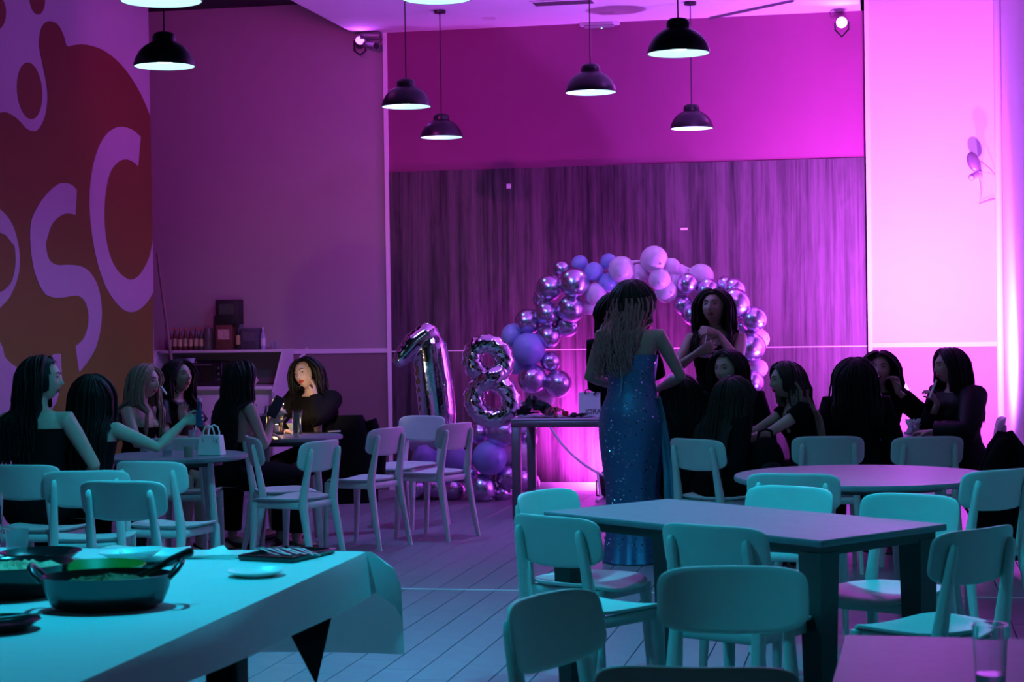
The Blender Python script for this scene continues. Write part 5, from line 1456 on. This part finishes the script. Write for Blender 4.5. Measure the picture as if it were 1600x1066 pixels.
# P2 arm stretched out with a bottle
loc, tz = W(140, 588, 10.15); f = unit(.12, 1)
hand = at_d(303, 658, 10.25); wr = loc_pt(loc, f, hand - V3((.05, 0, .0)))
r_, A2, H2, S2 = person('woman with straight black hair seen from behind, right arm stretched out holding a bottle', loc, f, tz, lean=.04, head=(.12, -.1, 0), skin=m_skinA, face=False,
       hair=dict(mat=m_hblack, len=.60, n=84, wave=.003, front=112, vol=1.1, side=-.55), clothes=(dict(name='one_shoulder_dress', mat=m_cblack, t=(-.10, .36), inf=.010), PANTS),
       arms={'R': (wr, (.2, -.4, -1), lv(f, (1, .1, .15)), lv(f, (0, -1, .1)), .75), 'L': ((-.2, .2, .6), (-.7, -.5, 0), None, None, .5)})
a_ = face_dir(*f); wt = A2['R'][2]; wrist_w = V3((loc[0] + wt.x * math.cos(a_) - wt.y * math.sin(a_), loc[1] + wt.x * math.sin(a_) + wt.y * math.cos(a_), wt.z))
m_bbottle = mat('blue_glass_bottle', (.04, .05, .13), .15, nz=.05)
t = empty('small_bottle', 'small dark blue bottle held up by the outstretched arm', 'bottle', tuple(wrist_w + V3((.085, -.02, -.03))), 0)
MB().lathe([(.018, 0), (.021, .01), (.021, .07), (.010, .10), (.009, .14)], 14).build('bottle_body', m_bbottle, t)
MB().lathe([(.011, .138), (.011, .155)], 12).build('cap', m_fork, t)
# P3 blonde in profile
loc, tz = W(210, 570, 12.1); f = unit(.95, -.3)
person('blonde woman in profile with bare shoulders beyond the handbag table', loc, f, tz, lean=.10, head=(-.1, -.05, 0), skin=m_skinA,
       hair=dict(mat=m_hblonde, len=.36, n=84, wave=.004, front=120, vol=1.12, over=1), clothes=(dict(name='strapless_top', mat=m_cblack, t=(-.10, .33), inf=.010), SKIRT),
       arms={'L': ((-.14, .27, .86), (-.6, -.2, -1), (0.1, .05, 1), (0.6, .8, 0), .35), 'R': ((.12, .33, .74), (.7, -.4, -.5), None, None, .5)})
pv = at_d(252, 604, 12.02)
o = MB().tube([pv, pv + V3((.035, -.01, -.05))], [.006, .007], 8).build('vape_pen', m_straw); tag(o, 'thin white vape pen raised beside the blonde woman', 'vape pen')
# P4 dark hair, facing right, looking down
loc, tz = W(266, 562, 12.45); f = unit(.88, -.40)
person('dark-haired woman in black sequinned top looking down, left of the counter', loc, f, tz, lean=.10, head=(-.22, -.22, .05), skin=m_skinB,
       hair=dict(mat=m_hblack, len=.36, n=84, wave=.005, front=116, vol=1.25, over=1), clothes=(dict(name='sequin_top', mat=m_cjacket, t=(-.10, .47), inf=.012, sleeve=.3), PANTS),
       arms={'L': ((-.12, .30, .74), (-.7, -.4, -.4), None, None, .5), 'R': ((.12, .32, .74), (.7, -.4, -.4), None, None, .5)})
# P5 back view with phone
loc, tz = W(362, 565, 12.0); f = unit(.80, .60)
hand = at_d(424, 660, 12.05); wr = loc_pt(loc, f, hand)
r_, A5, H5, S5 = person('woman with long black hair and bare back holding a phone, seen from behind', loc, f, tz, lean=.10, twist=.1, head=(-.35, -.12, 0), skin=m_skinB, face=False,
       hair=dict(mat=m_hblack, len=.46, n=84, wave=.005, front=114, vol=1.25, side=.5), clothes=(dict(name='backless_dress', mat=m_cblack, t=(-.10, .20), inf=.010), PANTS),
       arms={'R': (wr, (.6, -.3, -1), lv(f, (.6, -.1, .8)), lv(f, (.3, .9, -.2)), .7), 'L': ((-.15, .30, .76), (-.7, -.3, -.5), None, None, .5)})
pp = at_d(431, 636, 12.02)
t = empty('smartphone', 'dark smartphone held up in front of the candle lantern', 'phone', tuple(pp), .5)
q_ = MB().box((0, 0, 0), (.036, .005, .072), bev=.004).build('phone_body', m_ink, t); q_.rotation_euler = (.2, .45, 0)
fpt = at_d(442, 631, 12.06)
MB().ell(fpt - pp, (.006, .006, .006), 10, 6).build('flash', bulb_mat('phone_flash', (1.0, .85, .7), 60), t).rotation_euler = (0, 0, -.5)
fl_ = lamp_spot('flash_beam', fpt + V3((.03, .04, .01)), at_d(484, 600, 13.0), 40, (1.0, .72, .50), 50, .6, .015); fl_.parent = t; fl_.matrix_parent_inverse = (Matrix.Translation(pp) @ Matrix.Rotation(.5, 4, 'Z')).inverted()
# P6 lit face, head on hand
loc, tz = W(490, 559, 13.2); f = unit(-.45, -1)
elb = at_d(522, 668, 13.05)
cheek = at_d(494, 619, 13.06)
person('woman in black jacket with red lipstick, cheek resting on her hand, face lit', loc, f, tz, lean=.10, head=(-.10, -.10, .30), skin=m_skinA, lips=m_redlips, voxel=.0055,
       hair=dict(mat=m_hblack, len=.38, n=90, wave=.010, front=108, vol=1.25, side=-.3), jewel=('earring',),
       clothes=(dict(name='jacket', mat=m_cblack, t=(-.12, .475), inf=.026, sleeve=.93, fold=.004, collar=1), dict(name='skirt', mat=m_cblack, t=(-.11, .12), inf=.02, legs=.3)),
       arms={'L': (loc_pt(loc, f, cheek), (-.8, .55, -1.2), lv(f, (-.12, .12, 1)), lv(f, (-.9, .2, 0)), .25), 'R': ((.08, .30, .745), (.8, -.1, -.3), (-1, .2, 0), (0, 0, -1), .3)})
# coat over the chair back behind her
cl_, _ = W(545, 640, 13.15)
t = empty('coat', 'black coat hung over the chair behind the woman with lit face', 'coat', (cl_[0], cl_[1], 0), .3)
b = MB(); rgs = []
for i in range(9):
    f_ = i / 8; z_ = .84 - .62 * f_
    rgs.append([V3(((.10 + .10 * min(1, f_ * 3)) * math.copysign(abs(math.cos(a)) ** .8, math.cos(a)) * (1 + .05 * math.sin(a * 7 + f_ * 5)), (.05 + .05 * f_) * math.sin(a) * (1 + .10 * math.sin(a * 5 + 1)), z_)) for a in [2 * PI * q / 32 for q in range(32)]])
b.loft(rgs); b.build('coat_body', m_cblack, t)
for s_ in (-1, 1): MB().tube([(s_ * .15, 0, .80), (s_ * .215, -.01, .6), (s_ * .20, -.03, .34)], [.05, .055, .045], 12).build('sleeve', m_cblack, t)

# P8 gown ----------------------------------------------------------------
mg = bpy.data.materials.new('sequin_fabric'); mg.use_nodes = True; nt = mg.node_tree; bs = nt.nodes['Principled BSDF']
tc = nt.nodes.new('ShaderNodeTexCoord'); vo = nt.nodes.new('ShaderNodeTexVoronoi'); vo.inputs['Scale'].default_value = 130
nt.links.new(tc.outputs['Object'], vo.inputs['Vector'])
bs.inputs['Base Color'].default_value = (0.07, 0.18, 0.36, 1); bs.inputs['Metallic'].default_value = .55; bs.inputs['Roughness'].default_value = .42
geo = nt.nodes.new('ShaderNodeNewGeometry'); sub = nt.nodes.new('ShaderNodeVectorMath'); sub.operation = 'SUBTRACT'; sub.inputs[1].default_value = (.5, .5, .5)
nt.links.new(vo.outputs['Color'], sub.inputs[0]); sc_ = nt.nodes.new('ShaderNodeVectorMath'); sc_.operation = 'SCALE'; sc_.inputs['Scale'].default_value = 1.1
nt.links.new(sub.outputs[0], sc_.inputs[0]); ad = nt.nodes.new('ShaderNodeVectorMath'); nt.links.new(geo.outputs['Normal'], ad.inputs[0]); nt.links.new(sc_.outputs[0], ad.inputs[1])
nm = nt.nodes.new('ShaderNodeVectorMath'); nm.operation = 'NORMALIZE'; nt.links.new(ad.outputs[0], nm.inputs[0])
# sequins: a metal-bright layer on some cells with tilted normals
gl = nt.nodes.new('ShaderNodeBsdfAnisotropic') if False else nt.nodes.new('ShaderNodeBsdfGlossy'); gl.inputs['Color'].default_value = (.75, .85, 1, 1); gl.inputs['Roughness'].default_value = .12
nt.links.new(nm.outputs[0], gl.inputs['Normal'])
sx_n = nt.nodes.new('ShaderNodeSeparateXYZ'); nt.links.new(vo.outputs['Color'], sx_n.inputs[0])
gt = nt.nodes.new('ShaderNodeMath'); gt.operation = 'GREATER_THAN'; gt.inputs[1].default_value = .955; nt.links.new(sx_n.outputs[0], gt.inputs[0])
mxs = nt.nodes.new('ShaderNodeMixShader'); nt.links.new(gt.outputs[0], mxs.inputs[0]); nt.links.new(bs.outputs[0], mxs.inputs[1]); nt.links.new(gl.outputs[0], mxs.inputs[2])
nt.links.new(mxs.outputs[0], nt.nodes['Material Output'].inputs['Surface'])
m_chiffon = mat('blue_chiffon', (0.10, 0.30, 0.42), .6, nz=.05)
loc, tz = W(992, 437, 11.45); loc = (at_d(991, 870, 11.45).x, loc[1]); f = unit(.22, 1)
gown = [(1.275, .166, .120, 0, 0), (1.24, .163, .122, 0, .0), (1.17, .152, .117, 0, 0), (1.10, .146, .114, 0, 0), (1.02, .158, .125, 0, -.01), (.93, .195, .148, 0, -.02), (.86, .208, .155, 0, -.022), (.75, .204, .150, -.002, -.015), (.60, .186, .140, -.004, -.005), (.45, .165, .130, -.006, 0), (.30, .165, .140, -.004, 0), (.16, .172, .160, -.0, -.01), (.05, .184, .190, .0, -.02), (.006, .190, .205, .0, -.025)]
r8, A8, H8, S8 = person('woman in a long blue sequin gown standing with her back to the viewpoint, brown curls', loc, f, tz, seated=False, head=(-.15, -.05, 0), skin=m_skinB, face=False,
       hair=dict(mat=m_hbrown, tip=m_hcurl_lit, len=.44, n=70, wave=.021, wf=22, front=112, vol=1.15, side=-1.8, r=.0095, cut=.36, spread=-.1), arms={'R': ((.13, .24, 1.05), (1, -.45, -.4), (-.6, .6, .3), (0, 0, 1), .5), 'L': ((-.10, .25, 1.06), (-1, -.25, -.6), (.6, .6, .2), (0, 0, 1), .5)},
       clothes=(dict(name='sequin_gown', mat=mg, skirt=gown, pleat=.05, np=11),))
b = MB(); rows = []
for i in range(12):
    f_ = i / 11; z_ = 1.02 - 1.01 * f_; wd = .015 + .105 * f_ ** .8
    rows.append([V3((.17 - .01 * f_ + .035 * math.sin(f_ * 2.2) + wd * (q / 6), -.06 - .03 * f_ + .018 * math.sin(q * 2.1 + f_ * 3), z_)) for q in range(7)])
b.loft(rows, False, False, closed=False); b.build('chiffon_train', m_chiffon, r8, angle=80)
b = MB(); rows = []
# lace-up tie at the back of the gown
b.tube([(.0 - .05, -.125, 1.20), (-.04, -.135, 1.12), (-.055, -.14, 1.02)], .006, 6); b.build('back_tie', m_chiffon, r8)
# P7 standing behind her, black dress
loc, tz = W(977, 458, 12.35); f = unit(-.1, 1)
bl = [(1.40, .155, .10, 0, 0), (1.28, .155, .118, 0, .0), (1.10, .130, .105, 0, 0), (.95, .175, .135, 0, -.01), (.84, .18, .14, 0, -.01), (.6, .165, .13, 0, 0), (.42, .15, .125, 0, 0)]
person('woman with very long black hair standing half hidden behind the gown', loc, f, tz, seated=False, side=-.10, head=(.15, -.08, 0), skin=m_skinB, face=False,
       arms={'R': ((.08, .30, 1.05), (1, 0, -.6), None, None, .5), 'L': ((-.06, .30, 1.05), (-.4, -.3, -1), None, None, .5)}, hair=dict(mat=m_hblack, len=.68, n=84, wave=.004, front=114, vol=1.25, side=-.5), clothes=(dict(name='black_dress', mat=m_cblack, skirt=bl, sleeve=.85),))
# P9 standing, facing the room, drinking
loc, tz = W(1118, 452, 12.6); f = unit(-.30, -1)
cup = at_d(1101, 545, 12.30); mouth_h = at_d(1108, 517, 12.42)
r9, A9, H9, S9 = person('woman with long dark hair standing and drinking through a straw', loc, f, tz, seated=False, lean=.05, head=(-.12, -.25, .05), skin=m_skinB,
       hair=dict(mat=m_hbrown, len=.40, n=84, wave=.006, front=116, vol=1.2, over=1), clothes=(dict(name='black_top', mat=m_cblack, t=(-.11, .40), inf=.012, strap=(-1, 1)), dict(name='black_skirt', mat=m_cblack, skirt=[(1.0, .15, .115, 0, 0), (.90, .19, .14, 0, 0), (.7, .21, .16, 0, 0), (.5, .20, .16, 0, 0)])),
       arms={'R': (loc_pt(loc, f, cup + V3((-.055, 0, -.03))), (1, -.2, -1), lv(f, (.75, -.35, .35)), lv(f, (.2, .9, 0)), .55), 'L': (loc_pt(loc, f, mouth_h + V3((.06, 0, -.02))), (-1, .3, -1.2), lv(f, (-.9, -.1, .25)), lv(f, (0, .8, -.6)), .7)})
t = empty('cocktail_glass', 'tumbler with a pale drink and white straw held by the standing woman', 'glass', tuple(cup + V3((.0, -.0, -.06))), 0)
MB().lathe([(.028, 0), (.034, .09), (.032, .09), (.026, .005)], 18).build('tumbler', m_plastic, t)
MB().lathe([(.025, .006), (.029, .06)], 16).build('drink', mat('pale_drink', (.45, .5, .6), .1, nz=.05), t)
MB().tube([(-.008, 0, .01), (.012, 0, .15)], .003, 6).build('straw', m_straw, t)
# P10 seated, looking towards the camera
loc, tz = W(1140, 545, 11.75); f = unit(-.12, -1)
person('seated woman with long dark hair turning her face towards the viewpoint', loc, f, tz, lean=.16, head=(-.58, -.02, .05), skin=m_skinA,
       hair=dict(mat=m_hblack, len=.46, n=84, wave=.004, front=114, vol=1.15, over=0), clothes=(dict(name='black_blouse', mat=m_cblack, t=(-.11, .45), inf=.014, sleeve=.9), PANTS),
       arms={'L': ((-.05, .30, .80), (-.7, 0, -1), None, None, .5), 'R': ((.08, .30, .78), (.7, 0, -1), None, None, .5)})
# P11 back of brown head, sitting on the chair beside the gown
loc, tz = W(1118, 594, 11.0); f = unit(.85, .52)
person('seated woman with long brown hair seen from behind, right of the gown', loc, f, tz, lean=.22, head=(.35, -.25, 0), skin=m_skinB, face=False,
       hair=dict(mat=m_hbrown, len=.42, n=84, wave=.005, front=116, vol=1.3, spread=.15), clothes=(dict(name='black_jacket', mat=m_cblack, t=(-.12, .46), inf=.022, sleeve=.92), PANTS))
# P12 black shape beside her
loc, tz = W(1074, 592, 11.5); f = unit(-.2, .98)
person('seated woman in black with black hair, between the gown and the brown-haired woman', loc, f, tz, lean=.25, head=(-.1, -.25, 0), skin=m_skinB, face=False,
       hair=dict(mat=m_hblack, len=.46, n=80, wave=.004, front=116, vol=1.2, spread=.1), clothes=(dict(name='black_jacket', mat=m_cblack, t=(-.12, .47), inf=.03, sleeve=.92), PANTS))
# P13 blonde profile facing left
loc, tz = W(1262, 567, 11.35); f = unit(-1, -.12)
person('blonde woman leaning forward in profile to the left, black top, pillar group', loc, f, tz, lean=.22, head=(.05, -.08, 0), skin=m_skinA,
       hair=dict(mat=m_hbrown, tip=m_hblonde, len=.46, n=84, wave=.003, front=112, vol=1.2, over=0, spread=.1), clothes=(dict(name='black_top', mat=m_cblack, t=(.10, .40), inf=.010, sleeve=.18), PANTS),
       arms={'L': ((-.10, .52, .72), (-.8, -.3, -.6), None, None, .4), 'R': ((.10, .48, .74), (.8, -.3, -.6), None, None, .4)}, jewel=('necklace',))
# P14 black back
loc, tz = W(1338, 562, 11.5); f = unit(.1, 1)
person('seated woman in black seen from behind, hiding her neighbour by the pillar', loc, f, tz, lean=.08, head=(.2, -.08, 0), skin=m_skinA, face=False, width=1.08,
       hair=dict(mat=m_hblack, len=.30, n=84, wave=.004, front=116, vol=1.35, spread=.15), clothes=(dict(name='black_blazer', mat=m_cblack, t=(-.12, .468), inf=.028, sleeve=.92), PANTS))
# P15 behind her
loc, tz = W(1370, 549, 12.2); f = unit(.25, -1)
hnd = at_d(1403, 612, 12.05)
person('curly dark-haired woman by the pillar, forehead and raised hand visible behind another', loc, f, tz, lean=.05, head=(-.5, -.10, 0), skin=m_skinA,
       hair=dict(mat=m_hblack, len=.46, n=84, wave=.016, wf=30, front=116, vol=1.3, spread=.25, over=0), clothes=(dict(name='black_sweater', mat=m_cblack, t=(-.12, .48), inf=.024, sleeve=.9), PANTS),
       arms={'L': (loc_pt(loc, f, hnd), (-1, .2, -1), lv(f, (-.2, 0, 1)), lv(f, (-.7, -.5, 0)), .8), 'R': ((.15, .3, .76), (.8, -.2, -.5), None, None, .5)})
# P16 profile with straw
loc, tz = W(1498, 543, 11.9); f = unit(-.93, -.36)
hnd = at_d(1452, 617, 11.80)
r16, A16, H16, S16 = person('woman in black leather jacket drinking in profile before the bright pillar', loc, f, tz, lean=.08, head=(-.15, -.03, 0), skin=m_skinA, width=1.14,
       hair=dict(mat=m_hblack, len=.34, n=90, wave=.004, front=116, vol=1.2, over=0, spread=.1), clothes=(dict(name='leather_jacket', mat=m_cjacket, t=(-.12, .475), inf=.036, sleeve=.93, collar=1), dict(name='trousers', mat=m_cblack, t=(-.11, .10), inf=.014, legs=.95)),
       arms={'R': (loc_pt(loc, f, hnd + V3((.05, 0, -.06))), (.7, -.1, -1), lv(f, (-.45, 0, .9)), lv(f, (-.8, .2, -.3)), .85), 'L': ((-.12, .30, .755), (-.8, -.2, -.4), None, None, .5)}, jewel=('necklace',))
q0 = at_d(1452, 622, 11.74); q1 = at_d(1463, 594, 11.78)
o = MB().tube([q0, q1], [.008, .007], 8).build('vape_pen', m_fork); tag(o, 'silver vape pen at the lips of the woman in the leather jacket', 'vape pen')
# round black bag on a seat, jacket heap at the right edge
p = at_d(1196, 700, 10.95)
t = empty('backpack', 'round-topped black bag on a seat between the groups', 'bag', (p.x, p.y, .45), .3)
MB().ell((0, 0, .17), (.12, .09, .17), 20, 12).build('bag_body', m_cblack, t)
MB().ell((0, -.075, .11), (.085, .04, .09), 16, 10).build('front_pocket', m_cjacket, t)
MB().tube([(-.05, .0, .32), (-.04, 0, .37), (0, 0, .385), (.04, 0, .37), (.05, 0, .32)], .009, 8).build('handle', m_cjacket, t)
tstool = empty('stool', 'low stool carrying the black bag between the groups', 'stool', (p.x, p.y, 0), 0)
MB().lathe([(.15, .42), (.165, .43), (.165, .445), (.15, .449)], 28).build('seat', m_tdark, tstool)
for k_ in range(4):
    a = k_ * PI / 2 + .4; MB().tube([(math.cos(a) * .15, math.sin(a) * .15, 0), (math.cos(a) * .11, math.sin(a) * .11, .42)], .012, 8).build('leg', m_gframe, tstool)
p = at_d(1572, 705, 10.7)
t = empty('coat_heap', 'black coat thrown over a chair at the right edge', 'coat', (p.x, p.y, 0), .2)
b = MB(); rgs = []
for i in range(10):
    f_ = i / 9; z_ = .80 - .72 * f_; w_ = .05 + .14 * min(1, f_ * 2.4) ** .6
    rgs.append([V3((w_ * math.cos(a) * (1 + .07 * math.sin(a * 6 + f_ * 6)), (w_ * .72) * math.sin(a) * (1 + .09 * math.sin(a * 5 + 2 + f_ * 3)), z_ + .02 * math.sin(a * 3))) for a in [2 * PI * q / 36 for q in range(36)]])
b.loft(rgs); b.build('coat_body', m_cblack, t, angle=70)
MB().tube([(-.06, -.08, .74), (-.14, -.12, .62), (-.19, -.13, .42)], [.05, .055, .045], 12, round_end=True).build('sleeve', m_cblack, t)
bpy.context.view_layer.update()
